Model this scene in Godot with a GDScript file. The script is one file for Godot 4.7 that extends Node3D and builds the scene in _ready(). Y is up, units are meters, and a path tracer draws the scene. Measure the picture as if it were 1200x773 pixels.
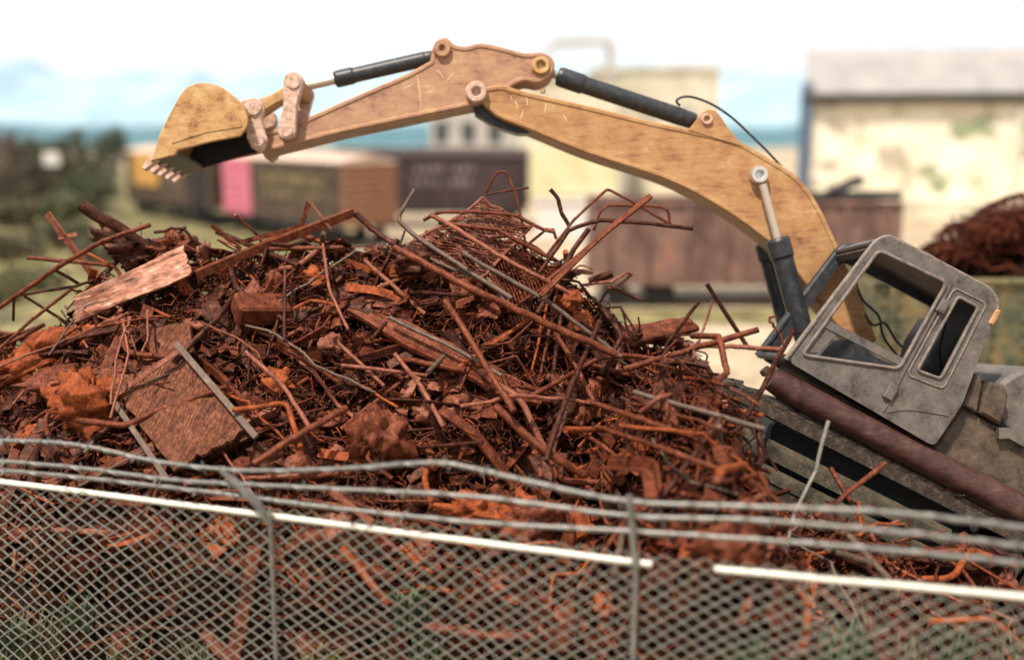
extends Node3D
# A model-scale scrap yard: excavator climbing a heap of rusty scrap behind a wire fence, freight cars and sheds beyond.

const F := 1226.0                 # focal length in photo pixels (1200 wide)
const EYE := Vector3(0, 5.6, 12.26)
const PITCH := -0.1945            # camera looks down 11 degrees
const SHOULDER := [Vector2(1.3, 3.1), Vector2(1.9, 3.2), Vector2(2.1, 3.0), Vector2(2.32, 2.5), Vector2(2.55, 1.9), Vector2(2.85, 1.55), Vector2(3.6, 1.4), Vector2(5.3, 1.12), Vector2(8.0, 0.9)]
const REACH := 12.26              # from the eye to the machine's near plane

var M := {}
var rng := RandomNumberGenerator.new()
var bumps := FastNoiseLite.new()
var fine := FastNoiseLite.new()
var view := Basis(Vector3.RIGHT, PITCH)
var ridge_x := PackedFloat32Array()
var ridge_y := PackedFloat32Array()
var names := {}


# ---------------------------------------------------------------- mesh building
class MB:
	var v := PackedVector3Array()
	var n := PackedVector3Array()
	var c := PackedColorArray()
	var tint := Color(1, 1, 1)
	func tri(a: Vector3, b: Vector3, d: Vector3, na: Vector3, nb: Vector3, nd: Vector3) -> void:
		if (b - a).cross(d - a).dot(na + nb + nd) > 0.0:
			v.append(a); v.append(d); v.append(b); n.append(na); n.append(nd); n.append(nb)
		else:
			v.append(a); v.append(b); v.append(d); n.append(na); n.append(nb); n.append(nd)
		c.append(tint); c.append(tint); c.append(tint)
	func flat(a: Vector3, b: Vector3, d: Vector3, out: Vector3) -> void:
		var g := (b - a).cross(d - a)
		if g.length_squared() < 1e-16:
			return
		g = g.normalized()
		if g.dot(out) < 0.0:
			g = -g
		tri(a, b, d, g, g, g)
	func quad(a: Vector3, b: Vector3, d: Vector3, e: Vector3, out: Vector3) -> void:
		flat(a, b, d, out); flat(a, d, e, out)
	func mesh() -> ArrayMesh:
		var m := ArrayMesh.new()
		var arr := []
		arr.resize(Mesh.ARRAY_MAX)
		arr[Mesh.ARRAY_VERTEX] = v
		arr[Mesh.ARRAY_NORMAL] = n
		arr[Mesh.ARRAY_COLOR] = c
		m.add_surface_from_arrays(Mesh.PRIMITIVE_TRIANGLES, arr)
		return m
	# a bar with the profile prof (counter-clockwise, x across, y up) swept along pts
	func sweep(pts: Array, prof: PackedVector2Array, smooth: bool, scales: Array = [], up := Vector3.UP) -> void:
		if Geometry2D.is_polygon_clockwise(prof):
			prof.reverse()
		var k := prof.size()
		var rings := []
		var outs := []
		var sides_ := []
		var ups_ := []
		var t0: Vector3 = (pts[1] - pts[0]).normalized()
		var side := t0.cross(up)
		if side.length() < 0.05:
			side = t0.cross(Vector3(1, 0.2, 0.1))
		side = side.normalized()
		for i in pts.size():
			var t: Vector3 = ((pts[mini(i + 1, pts.size() - 1)] - pts[maxi(i - 1, 0)]) as Vector3).normalized()
			side = (side - t * side.dot(t)).normalized()
			var u := side.cross(t).normalized()
			var s: float = scales[i] if scales.size() > i else 1.0
			var ring := PackedVector3Array()
			var o := PackedVector3Array()
			for j in k:
				ring.append(pts[i] + (side * prof[j].x + u * prof[j].y) * s)
				o.append((side * prof[j].x + u * prof[j].y).normalized())
			rings.append(ring)
			outs.append(o)
			sides_.append(side)
			ups_.append(u)
		for i in pts.size() - 1:
			for j in k:
				var j2 := (j + 1) % k
				var a: Vector3 = rings[i][j]; var b: Vector3 = rings[i][j2]; var d: Vector3 = rings[i + 1][j2]; var e: Vector3 = rings[i + 1][j]
				if smooth:
					tri(a, b, d, outs[i][j], outs[i][j2], outs[i + 1][j2])
					tri(a, d, e, outs[i][j], outs[i + 1][j2], outs[i + 1][j])
				else:
					var p: Vector2 = prof[j2] - prof[j]
					var w: Vector3 = sides_[i] * p.y - ups_[i] * p.x
					quad(a, b, d, e, w)
		for e in [0, pts.size() - 1]:
			var t: Vector3 = (pts[0] - pts[1]) if e == 0 else (pts[-1] - pts[-2])
			var ids := Geometry2D.triangulate_polygon(prof)
			for q in range(0, ids.size(), 3):
				flat(rings[e][ids[q]], rings[e][ids[q + 1]], rings[e][ids[q + 2]], t)
	# turned body from a to b: each stop is [share of the length, radius]
	func turned(a: Vector3, b: Vector3, stops: Array, sides := 20) -> void:
		var t := (b - a).normalized()
		var s := t.cross(Vector3.UP if absf(t.y) < 0.9 else Vector3.RIGHT).normalized()
		var u := s.cross(t)
		for i in stops.size() - 1:
			var p0: Vector3 = a.lerp(b, stops[i][0]); var p1: Vector3 = a.lerp(b, stops[i + 1][0])
			var r0: float = stops[i][1]; var r1: float = stops[i + 1][1]
			var along := (p1 - p0).dot(t)
			for j in sides:
				var a0 := TAU * j / sides; var a1 := TAU * (j + 1) / sides
				var d0 := s * cos(a0) + u * sin(a0); var d1 := s * cos(a1) + u * sin(a1)
				var n0 := (d0 * along + t * (r0 - r1)).normalized() if absf(along) + absf(r0 - r1) > 1e-6 else d0
				var n1 := (d1 * along + t * (r0 - r1)).normalized() if absf(along) + absf(r0 - r1) > 1e-6 else d1
				if r1 > 0.0:
					tri(p0 + d0 * r0, p1 + d0 * r1, p1 + d1 * r1, n0, n0, n1)
				if r0 > 0.0:
					tri(p0 + d0 * r0, p1 + d1 * r1, p0 + d1 * r0, n0, n1, n1)
	# plate with outline p, from zf (near) back to zb, edges chamfered by bev, optional raised rim round a sunk panel
	func plate(p: PackedVector2Array, zf: float, zb: float, bev := 0.01, rim := 0.0, sunk := 0.0) -> void:
		if Geometry2D.is_polygon_clockwise(p):
			p.reverse()
		var k := p.size()
		var inn := PackedVector2Array()
		var nor := []
		for i in k:
			var a := (p[i] - p[(i + k - 1) % k]).normalized(); var b := (p[(i + 1) % k] - p[i]).normalized()
			var m := Vector2(a.y, -a.x) + Vector2(b.y, -b.x)
			m = m.normalized() if m.length() > 0.01 else Vector2(a.y, -a.x)
			inn.append(m / maxf(0.45, m.dot(Vector2(a.y, -a.x))))
			nor.append([Vector2(a.y, -a.x), Vector2(b.y, -b.x), m])
		for i in k:
			var j := (i + 1) % k
			var e := (p[j] - p[i]).normalized()
			var en := Vector2(e.y, -e.x)
			var mi: Vector2 = nor[i][2]; var mj: Vector2 = nor[j][2]
			var ni := mi if mi.dot(en) > 0.9 else en
			var nj := mj if mj.dot(en) > 0.9 else en
			var n3i := Vector3(ni.x, ni.y, 0); var n3j := Vector3(nj.x, nj.y, 0)
			var pi := p[i]; var pj := p[j]
			var qi := p[i] - inn[i] * bev; var qj := p[j] - inn[j] * bev
			var f0 := Vector3(pi.x, pi.y, zf - bev); var f1 := Vector3(pj.x, pj.y, zf - bev)
			var b0 := Vector3(pi.x, pi.y, zb + bev); var b1 := Vector3(pj.x, pj.y, zb + bev)
			tri(f0, f1, b1, n3i, n3j, n3j); tri(f0, b1, b0, n3i, n3j, n3i)
			var cf := (Vector3(en.x, en.y, 1)).normalized(); var cb := (Vector3(en.x, en.y, -1)).normalized()
			quad(f0, f1, Vector3(qj.x, qj.y, zf), Vector3(qi.x, qi.y, zf), cf)
			quad(b0, b1, Vector3(qj.x, qj.y, zb), Vector3(qi.x, qi.y, zb), cb)
			if rim > 0.0:
				var ri := p[i] - inn[i] * (bev + rim); var rj := p[j] - inn[j] * (bev + rim)
				var si := p[i] - inn[i] * (bev + rim + sunk); var sj := p[j] - inn[j] * (bev + rim + sunk)
				quad(Vector3(qi.x, qi.y, zf), Vector3(qj.x, qj.y, zf), Vector3(rj.x, rj.y, zf), Vector3(ri.x, ri.y, zf), Vector3.BACK)
				quad(Vector3(ri.x, ri.y, zf), Vector3(rj.x, rj.y, zf), Vector3(sj.x, sj.y, zf - sunk), Vector3(si.x, si.y, zf - sunk), Vector3(-en.x, -en.y, 1))
		var cap := PackedVector2Array(); var cap2 := PackedVector2Array()
		for i in k:
			cap.append(p[i] - inn[i] * (bev + (rim + sunk if rim > 0.0 else 0.0)))
			cap2.append(p[i] - inn[i] * bev)
		var z1 := zf - (sunk if rim > 0.0 else 0.0)
		var ids := Geometry2D.triangulate_polygon(cap)
		for q in range(0, ids.size(), 3):
			flat(Vector3(cap[ids[q]].x, cap[ids[q]].y, z1), Vector3(cap[ids[q + 1]].x, cap[ids[q + 1]].y, z1), Vector3(cap[ids[q + 2]].x, cap[ids[q + 2]].y, z1), Vector3.BACK)
		ids = Geometry2D.triangulate_polygon(cap2)
		for q in range(0, ids.size(), 3):
			flat(Vector3(cap2[ids[q]].x, cap2[ids[q]].y, zb), Vector3(cap2[ids[q + 1]].x, cap2[ids[q + 1]].y, zb), Vector3(cap2[ids[q + 2]].x, cap2[ids[q + 2]].y, zb), Vector3.FORWARD)
	# box with chamfered edges, centred on the origin of x
	func box(x: Transform3D, s: Vector3, bev := 0.0) -> void:
		var h := s * 0.5
		bev = minf(bev, minf(h.x, minf(h.y, h.z)) * 0.6)
		for ax in 3:
			for sg in [-1.0, 1.0]:
				var o := Vector3.ZERO; o[ax] = sg
				var a1 := (ax + 1) % 3; var a2 := (ax + 2) % 3
				var pts := []
				for q in [[-1, -1], [1, -1], [1, 1], [-1, 1]]:
					var p := Vector3.ZERO
					p[ax] = sg * h[ax]; p[a1] = q[0] * (h[a1] - bev); p[a2] = q[1] * (h[a2] - bev)
					pts.append(x * p)
				quad(pts[0], pts[1], pts[2], pts[3], x.basis * o)
				if bev > 0.0:
					for s2 in [-1.0, 1.0]:
						var p := []
						for q in [[0, -1], [0, 1], [1, 1], [1, -1]]:
							var w := Vector3.ZERO
							w[ax] = sg * (h[ax] - (bev if q[0] == 1 else 0.0)); w[a1] = s2 * (h[a1] - (0.0 if q[0] == 1 else bev)); w[a2] = q[1] * (h[a2] - bev)
							p.append(x * w)
						var oo := Vector3.ZERO; oo[ax] = sg; oo[a1] = s2
						quad(p[0], p[1], p[2], p[3], x.basis * oo)
		if bev > 0.0:
			for sx in [-1.0, 1.0]:
				for sy in [-1.0, 1.0]:
					for sz in [-1.0, 1.0]:
						flat(x * Vector3(sx * h.x, sy * (h.y - bev), sz * (h.z - bev)), x * Vector3(sx * (h.x - bev), sy * h.y, sz * (h.z - bev)), x * Vector3(sx * (h.x - bev), sy * (h.y - bev), sz * h.z), x.basis * Vector3(sx, sy, sz))
	# uneven lump
	func lump(x: Transform3D, s: Vector3, noise: FastNoiseLite, off: float, rough := 0.5, nu := 14, nv := 9) -> void:
		var g := []
		for i in nv + 1:
			var row := []
			for j in nu:
				var th := PI * i / nv; var ph := TAU * j / nu
				var d := Vector3(sin(th) * cos(ph), cos(th), sin(th) * sin(ph))
				var r := 1.0 + rough * noise.get_noise_3dv(d * 1.3 + Vector3(off, off * 0.7, 0)) + rough * 0.45 * noise.get_noise_3dv(d * 4.0 + Vector3(0, off, off)) + rough * 0.25 * noise.get_noise_3dv(d * 11.0 + Vector3(off, 0, off))
				row.append(x * (d * r * s))
			g.append(row)
		var nn := []
		for i in nv + 1:
			var row := []
			for j in nu:
				var du: Vector3 = g[i][(j + 1) % nu] - g[i][(j + nu - 1) % nu]
				var dv: Vector3 = g[mini(i + 1, nv)][j] - g[maxi(i - 1, 0)][j]
				var q := du.cross(dv)
				var o: Vector3 = g[i][j] - x.origin
				q = q.normalized() if q.length() > 1e-9 else o.normalized()
				row.append(q if q.dot(o) > 0.0 else -q)
			nn.append(row)
		for i in nv:
			for j in nu:
				var j2 := (j + 1) % nu
				if i > 0: tri(g[i][j], g[i][j2], g[i + 1][j2], nn[i][j], nn[i][j2], nn[i + 1][j2])
				if i < nv - 1: tri(g[i][j], g[i + 1][j2], g[i + 1][j], nn[i][j], nn[i + 1][j2], nn[i + 1][j])
	# bent, dented sheet of metal lying in xz, thickness th
	func sheet(x: Transform3D, w: float, d: float, th: float, curl: float, dent: float, noise: FastNoiseLite, off: float, nx := 7, nz := 5, torn := 0.0) -> void:
		var top := []; var bot := []
		for i in nx + 1:
			var a := []; var b := []
			for j in nz + 1:
				var px := (float(i) / nx - 0.5) * w; var pz := (float(j) / nz - 0.5) * d
				if torn > 0.0 and (i == 0 or i == nx or j == 0 or j == nz):
					px += noise.get_noise_2d(i * 31.0 + off, j * 17.0) * torn * w; pz += noise.get_noise_2d(j * 41.0, i * 13.0 + off) * torn * d
				var y := curl * px * px + dent * noise.get_noise_3d(px * 1.5 + off, off, pz * 1.5)
				a.append(x * Vector3(px, y + th * 0.5, pz)); b.append(x * Vector3(px, y - th * 0.5, pz))
			top.append(a); bot.append(b)
		for i in nx:
			for j in nz:
				quad(top[i][j], top[i + 1][j], top[i + 1][j + 1], top[i][j + 1], x.basis.y)
				quad(bot[i][j], bot[i + 1][j], bot[i + 1][j + 1], bot[i][j + 1], -x.basis.y)
		for i in nx:
			quad(top[i][0], top[i + 1][0], bot[i + 1][0], bot[i][0], -x.basis.z)
			quad(top[i][nz], top[i + 1][nz], bot[i + 1][nz], bot[i][nz], x.basis.z)
		for j in nz:
			quad(top[0][j], top[0][j + 1], bot[0][j + 1], bot[0][j], -x.basis.x)
			quad(top[nx][j], top[nx][j + 1], bot[nx][j + 1], bot[nx][j], x.basis.x)


func circle(r: float, k := 7) -> PackedVector2Array:
	var p := PackedVector2Array()
	for i in k:
		p.append(Vector2(cos(TAU * i / k), sin(TAU * i / k)) * r)
	return p


func rect(w: float, h: float) -> PackedVector2Array:
	return PackedVector2Array([Vector2(-w, -h) / 2, Vector2(w, -h) / 2, Vector2(w, h) / 2, Vector2(-w, h) / 2])


func angle_profile(w: float, t: float) -> PackedVector2Array:
	return PackedVector2Array([Vector2(-t, -t), Vector2(w, -t), Vector2(w, 0), Vector2(0, 0), Vector2(0, w), Vector2(-t, w)])


# rounds the corners of a polyline
func rounded(pts: Array, r := 0.08, steps := 4) -> Array:
	var out := [pts[0]]
	for i in range(1, pts.size() - 1):
		var p = pts[i]
		var a = p + (pts[i - 1] - p).limit_length(minf(r, (pts[i - 1] - p).length() * 0.45))
		var b = p + (pts[i + 1] - p).limit_length(minf(r, (pts[i + 1] - p).length() * 0.45))
		for s in steps + 1:
			var t := float(s) / steps
			out.append(a.lerp(p, t).lerp(p.lerp(b, t), t))
	out.append(pts[-1])
	return out


# smooth curve through the points (2D or 3D)
func curved(pts: Array, steps := 5, closed := false) -> Array:
	var out := []
	var k := pts.size()
	for i in (k if closed else k - 1):
		var a = pts[(i + k - 1) % k] if closed or i > 0 else pts[0]
		var b = pts[i]
		var c = pts[(i + 1) % k]
		var d = pts[(i + 2) % k] if closed or i + 2 < k else pts[k - 1]
		for s in steps:
			out.append(b.cubic_interpolate(c, a, d, float(s) / steps))
	if not closed:
		out.append(pts[-1])
	return out


# splits a polyline so that a bar can waver along its length
func wavered(pts: Array, each: float, amount: float, off: float) -> Array:
	var out := []
	var run := off
	for i in pts.size() - 1:
		var l: float = (pts[i + 1] - pts[i]).length()
		var k := maxi(1, int(l / each))
		for s in k:
			var p: Vector3 = pts[i].lerp(pts[i + 1], float(s) / k)
			run += l / k
			out.append(p + Vector3(fine.get_noise_2d(run * 9.0, off), fine.get_noise_2d(off, run * 9.0), fine.get_noise_2d(run * 9.0 + 50.0, off + 9.0)) * amount)
	out.append(pts[-1])
	return out


func numbered(called: String) -> String:
	names[called] = names.get(called, -1) + 1
	return called if names[called] == 0 else "%s_%03d" % [called, names[called]]


func thing(called: String, label: String, category: String, group := "", kind := "") -> Node3D:
	var o := Node3D.new()
	return tag(o, called, label, category, group, kind)


func tag(o: Node3D, called: String, label: String, category: String, group := "", kind := "") -> Node3D:
	o.name = numbered(called)
	add_child(o, true)
	if label: o.set_meta("label", label)
	if category: o.set_meta("category", category)
	if group: o.set_meta("group", group)
	if kind: o.set_meta("kind", kind)
	return o


func part(b: MB, called: String, m: Material, parent: Node3D, label := "") -> MeshInstance3D:
	var o := MeshInstance3D.new()
	o.name = called
	o.mesh = b.mesh()
	o.material_override = m
	parent.add_child(o, true)
	if label: o.set_meta("label", label)
	return o


func solo(b: MB, called: String, m: Material, label: String, category: String, group := "", kind := "") -> MeshInstance3D:
	# one mesh, moved so that its origin is its own middle
	var box := AABB(b.v[0], Vector3.ZERO)
	for p in b.v: box = box.expand(p)
	var mid := box.get_center()
	for i in b.v.size(): b.v[i] -= mid
	var o := MeshInstance3D.new()
	o.mesh = b.mesh()
	o.material_override = m
	o.position = mid
	tag(o, called, label, category, group, kind)
	return o


# ---------------------------------------------------------------- places
func ray(x: float, y: float) -> Vector3:
	return view * Vector3((x - 600.0) / F, (386.5 - y) / F, -1.0)


func w(x: float, y: float, z: float) -> Vector3:
	var d := ray(x, y)
	return EYE + d * ((z - EYE.z) / d.z)


func e(x: float, y: float, z: float) -> Vector3:      # in the machine's own leaning frame
	return Vector3((x - 600.0) / F * (REACH - z), (386.5 - y) / F * (REACH - z), z)


func e2(x: float, y: float, z: float) -> Vector2:
	return Vector2((x - 600.0) / F * (REACH - z), (386.5 - y) / F * (REACH - z))


func outline(px: Array, z: float) -> PackedVector2Array:
	var p := PackedVector2Array()
	for q in px: p.append(e2(q[0], q[1], z))
	return p


func ridge(x: float) -> float:
	var k := ridge_x.size()
	if x <= ridge_x[0]: return ridge_y[0]
	for i in range(1, k):
		if x < ridge_x[i]:
			return lerpf(ridge_y[i - 1], ridge_y[i], (x - ridge_x[i - 1]) / (ridge_x[i] - ridge_x[i - 1]))
	return ridge_y[k - 1]


func heap(x: float, z: float) -> float:
	var r := ridge(x)
	var h := r - maxf(0.0, z + 0.45) * (0.35 + r * 0.15) if z > -0.45 else r - (-0.45 - z) * 0.9
	# the shoulder of scrap heaped against the machine's track
	if x > 1.0:
		var crest := 3.1
		for i in range(1, SHOULDER.size()):
			if x < SHOULDER[i].x or i == SHOULDER.size() - 1:
				crest = lerpf(SHOULDER[i - 1].y, SHOULDER[i].y, clampf((x - SHOULDER[i - 1].x) / (SHOULDER[i].x - SHOULDER[i - 1].x), 0.0, 1.0))
				break
		h = maxf(h, crest - ((1.6 - z) * 2.2 if z < 1.6 else (z - 1.6) * 0.5) - maxf(0.0, 1.6 - x) * 1.5)
	# the heap stops at the fence
	h -= maxf(0.0, z - (2.75 + x * 0.277)) * 1.6
	h += bumps.get_noise_2d(x, z) * 0.22 + fine.get_noise_2d(x * 1.6, z * 1.6) * 0.09
	return maxf(h, -0.3)


func hit(x: float, y: float, lift := 0.08) -> Vector3:
	var d := ray(x, y).normalized()
	var t := 6.0
	while t < 15.0:
		var p := EYE + d * t
		if p.z < -0.7: break
		if p.y < heap(p.x, p.z): return p - d * lift
		t += 0.04
	return w(x, y, -0.55) - d * lift


# ---------------------------------------------------------------- surfaces
func ramp_at(stops: Array, t: float) -> Color:
	for i in range(1, stops.size()):
		if t <= stops[i][0]:
			var a: Color = stops[i - 1][1]; var b: Color = stops[i][1]
			return a.lerp(b, (t - stops[i - 1][0]) / maxf(0.0001, stops[i][0] - stops[i - 1][0]))
	return stops[-1][1]


func grain(seed_: int, freq: float, oct: int, sz: Vector2i, full: int) -> PackedByteArray:
	var f := FastNoiseLite.new()
	f.seed = seed_
	f.frequency = freq
	f.fractal_octaves = oct
	f.fractal_gain = 0.6
	f.noise_type = FastNoiseLite.TYPE_SIMPLEX_SMOOTH
	var im := f.get_seamless_image(sz.x, sz.y)
	im.convert(Image.FORMAT_L8)
	if sz != Vector2i(full, full): im.resize(full, full, Image.INTERPOLATE_CUBIC)
	return im.get_data()


# stops: [share, linear colour]; mixes a coarse and a fine noise; streak stretches the noise along x (negative: along y)
func surface(called: String, stops: Array, rough: float, metal: float, per_metre: float, seed_: int, relief := 0.4, mix_ := 0.55, streak := 1, size := 320, tinted := false, speck := 0.22, contrast := 1.5) -> StandardMaterial3D:
	var sz := Vector2i(size, size)
	if streak > 1: sz.x = size / streak
	if streak < -1: sz.y = size / -streak
	var a := grain(seed_, 4.0 / size, 5, Vector2i(size, size), size)
	var b := grain(seed_ + 7, 22.0 / size, 3, sz, size)
	var g := grain(seed_ + 13, 90.0 / size, 2, sz, size)
	var lut := PackedByteArray()
	for i in 256:
		var col := ramp_at(stops, i / 255.0).linear_to_srgb()
		lut.append(col.r8); lut.append(col.g8); lut.append(col.b8)
	var rgb := PackedByteArray(); rgb.resize(size * size * 3)
	var hgt := PackedByteArray(); hgt.resize(size * size)
	var sc := contrast
	for i in size * size:
		var t := ((a[i] * mix_ + b[i] * (1.0 - mix_)) * (1.0 - speck) + g[i] * speck - 127.5) * sc + 127.5
		var q := clampi(int(t), 0, 255)
		rgb[i * 3] = lut[q * 3]; rgb[i * 3 + 1] = lut[q * 3 + 1]; rgb[i * 3 + 2] = lut[q * 3 + 2]
		hgt[i] = clampi(int(a[i] * 0.25 + b[i] * 0.45 + g[i] * 0.3), 0, 255)
	var m := StandardMaterial3D.new()
	m.resource_name = called
	m.albedo_texture = ImageTexture.create_from_image(Image.create_from_data(size, size, false, Image.FORMAT_RGB8, rgb))
	m.roughness = rough
	m.metallic = metal
	m.metallic_specular = 0.22 if called.begins_with("rust") or called == "heap_soil" else 0.4
	m.uv1_triplanar = true
	m.uv1_scale = Vector3.ONE * per_metre
	m.uv1_triplanar_sharpness = 4.0
	if relief > 0.0:
		m.heightmap_enabled = true
		m.heightmap_texture = ImageTexture.create_from_image(Image.create_from_data(size, size, false, Image.FORMAT_L8, hgt))
		m.heightmap_scale = relief
	m.vertex_color_use_as_albedo = tinted
	M[called] = m
	return m


func plain(called: String, c: Color, rough: float, metal := 0.0) -> StandardMaterial3D:
	var m := StandardMaterial3D.new()
	m.resource_name = called
	m.albedo_color = c.linear_to_srgb()
	m.roughness = rough
	m.metallic = metal
	M[called] = m
	return m


func L(r: float, g: float, b: float) -> Color:
	return Color(r, g, b)


func make_surfaces() -> void:
	surface("rust_brown", [[0.0, L(0.020, 0.006, 0.004)], [0.35, L(0.075, 0.020, 0.010)], [0.6, L(0.137, 0.037, 0.018)], [0.8, L(0.206, 0.061, 0.028)], [1.0, L(0.286, 0.109, 0.061)]], 0.5, 0.15, 1.6, 11, 0.7, 0.5, 1, 320, true, 0.35, 2.0)
	surface("rust_dark", [[0.0, L(0.007, 0.004, 0.003)], [0.4, L(0.032, 0.011, 0.007)], [0.65, L(0.071, 0.022, 0.013)], [0.85, L(0.118, 0.041, 0.024)], [1.0, L(0.183, 0.081, 0.051)]], 0.5, 0.25, 1.5, 21, 0.6, 0.5, 1, 320, true, 0.35, 2.0)
	surface("rust_orange", [[0.0, L(0.032, 0.008, 0.004)], [0.3, L(0.125, 0.028, 0.010)], [0.6, L(0.239, 0.055, 0.017)], [0.85, L(0.303, 0.080, 0.026)], [1.0, L(0.345, 0.134, 0.055)]], 0.7, 0.0, 1.3, 31, 1.0, 0.55, 1, 320, true, 0.35, 2.0)
	surface("rust_pink", [[0.0, L(0.045, 0.013, 0.009)], [0.35, L(0.139, 0.044, 0.026)], [0.65, L(0.225, 0.076, 0.045)], [1.0, L(0.310, 0.159, 0.110)]], 0.5, 0.05, 1.6, 41, 0.6, 0.5, 1, 320, true, 0.35, 2.0)
	surface("bare_steel", [[0.0, L(0.023, 0.012, 0.008)], [0.4, L(0.071, 0.043, 0.030)], [0.7, L(0.128, 0.082, 0.059)], [1.0, L(0.189, 0.131, 0.098)]], 0.6, 0.15, 1.8, 51, 0.35, 0.5, 1, 256, true)
	surface("rusted_board", [[0.0, L(0.011, 0.005, 0.003)], [0.28, L(0.045, 0.016, 0.010)], [0.5, L(0.095, 0.033, 0.018)], [0.75, L(0.166, 0.057, 0.027)], [0.92, L(0.231, 0.090, 0.047)], [1.0, L(0.302, 0.189, 0.140)]], 0.75, 0.0, 1.7, 61, 0.9, 0.4, -10, 1024, false, 0.45, 1.9)
	surface("flaked_plank", [[0.0, L(0.054, 0.023, 0.019)], [0.2, L(0.153, 0.077, 0.061)], [0.42, L(0.321, 0.122, 0.068)], [0.62, L(0.398, 0.176, 0.111)], [0.82, L(0.459, 0.284, 0.214)], [1.0, L(0.597, 0.505, 0.444)]], 0.7, 0.0, 1.1, 66, 0.6, 0.6, 9, 1024, false, 0.3, 1.6)
	surface("boom_paint", [[0.0, L(0.104, 0.045, 0.021)], [0.15, L(0.216, 0.098, 0.042)], [0.38, L(0.304, 0.149, 0.061)], [0.62, L(0.344, 0.184, 0.074)], [0.85, L(0.384, 0.223, 0.103)], [1.0, L(0.480, 0.345, 0.213)]], 0.6, 0.0, 0.55, 71, 0.22, 0.6, 6, 1024, false, 0.24, 1.55)
	surface("arm_paint", [[0.0, L(0.107, 0.048, 0.033)], [0.15, L(0.221, 0.107, 0.066)], [0.38, L(0.303, 0.156, 0.094)], [0.62, L(0.336, 0.189, 0.102)], [0.85, L(0.385, 0.234, 0.131)], [1.0, L(0.492, 0.369, 0.279)]], 0.6, 0.0, 0.55, 77, 0.22, 0.62, 4, 1024, false, 0.24, 1.6)
	surface("bucket_paint", [[0.0, L(0.181, 0.077, 0.028)], [0.3, L(0.333, 0.176, 0.064)], [0.6, L(0.400, 0.233, 0.090)], [1.0, L(0.472, 0.309, 0.162)]], 0.6, 0.0, 0.7, 81, 0.2, 0.7, 3, 512, false, 0.22, 1.9)
	surface("pin_metal", [[0.0, L(0.16, 0.08, 0.05)], [0.4, L(0.4, 0.24, 0.17)], [0.7, L(0.56, 0.4, 0.32)], [1.0, L(0.72, 0.6, 0.52)]], 0.55, 0.1, 2.5, 86, 0.3)
	surface("cab_paint", [[0.0, L(0.035, 0.025, 0.021)], [0.15, L(0.069, 0.056, 0.049)], [0.4, L(0.094, 0.079, 0.070)], [0.65, L(0.115, 0.097, 0.085)], [0.85, L(0.139, 0.115, 0.099)], [1.0, L(0.209, 0.137, 0.096)]], 0.62, 0.1, 0.7, 91, 0.25, 0.7, 1, 1024, false, 0.18, 1.7)
	surface("cab_edge", [[0.0, L(0.048, 0.034, 0.028)], [0.35, L(0.110, 0.087, 0.073)], [0.65, L(0.171, 0.136, 0.114)], [1.0, L(0.288, 0.222, 0.180)]], 0.55, 0.1, 1.6, 93, 0.3, 0.5, 1, 320, false, 0.3, 1.8)
	surface("skirt_paint", [[0.0, L(0.018, 0.008, 0.008)], [0.4, L(0.052, 0.023, 0.019)], [0.7, L(0.076, 0.036, 0.030)], [0.92, L(0.111, 0.063, 0.049)], [1.0, L(0.188, 0.116, 0.089)]], 0.38, 0.1, 0.8, 96, 0.2, 0.6, 5, 512, false, 0.2, 1.5)
	surface("house_paint", [[0.0, L(0.020, 0.013, 0.009)], [0.35, L(0.053, 0.035, 0.024)], [0.65, L(0.081, 0.057, 0.039)], [0.9, L(0.106, 0.070, 0.046)], [1.0, L(0.139, 0.083, 0.050)]], 0.65, 0.05, 0.7, 101, 0.25, 0.7, 1, 1024, false, 0.18, 1.7)
	surface("ram_black", [[0.0, L(0.012, 0.012, 0.014)], [0.6, L(0.026, 0.027, 0.031)], [0.85, L(0.06, 0.06, 0.062)], [1.0, L(0.2, 0.17, 0.15)]], 0.42, 0.1, 1.6, 106, 0.15, 0.5)
	surface("track_steel", [[0.0, L(0.012, 0.009, 0.006)], [0.5, L(0.041, 0.029, 0.022)], [0.8, L(0.107, 0.075, 0.054)], [1.0, L(0.223, 0.143, 0.096)]], 0.6, 0.3, 1.8, 111, 0.6)
	surface("frame_olive", [[0.0, L(0.019, 0.015, 0.011)], [0.5, L(0.068, 0.056, 0.038)], [0.8, L(0.128, 0.105, 0.075)], [1.0, L(0.240, 0.180, 0.128)]], 0.45, 0.2, 1.2, 116, 0.3)
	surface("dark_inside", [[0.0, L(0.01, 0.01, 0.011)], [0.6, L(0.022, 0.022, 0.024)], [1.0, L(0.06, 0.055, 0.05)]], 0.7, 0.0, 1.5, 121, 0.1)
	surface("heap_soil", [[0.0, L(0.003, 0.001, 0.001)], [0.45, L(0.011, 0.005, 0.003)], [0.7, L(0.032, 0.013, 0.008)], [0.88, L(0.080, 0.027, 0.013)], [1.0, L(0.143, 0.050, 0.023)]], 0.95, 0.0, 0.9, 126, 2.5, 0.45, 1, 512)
	surface("yard_ground", [[0.0, L(0.164, 0.115, 0.070)], [0.35, L(0.279, 0.213, 0.139)], [0.65, L(0.377, 0.303, 0.213)], [1.0, L(0.492, 0.418, 0.312)]], 0.95, 0.0, 0.09, 131, 0.0, 0.6, 1, 512)
	surface("grass_ground", [[0.0, L(0.033, 0.030, 0.013)], [0.35, L(0.081, 0.070, 0.030)], [0.6, L(0.141, 0.120, 0.046)], [0.85, L(0.227, 0.190, 0.077)], [1.0, L(0.367, 0.280, 0.145)]], 0.95, 0.0, 0.12, 136, 0.0, 0.55, 1, 512, false, 0.25, 2.3)
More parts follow.
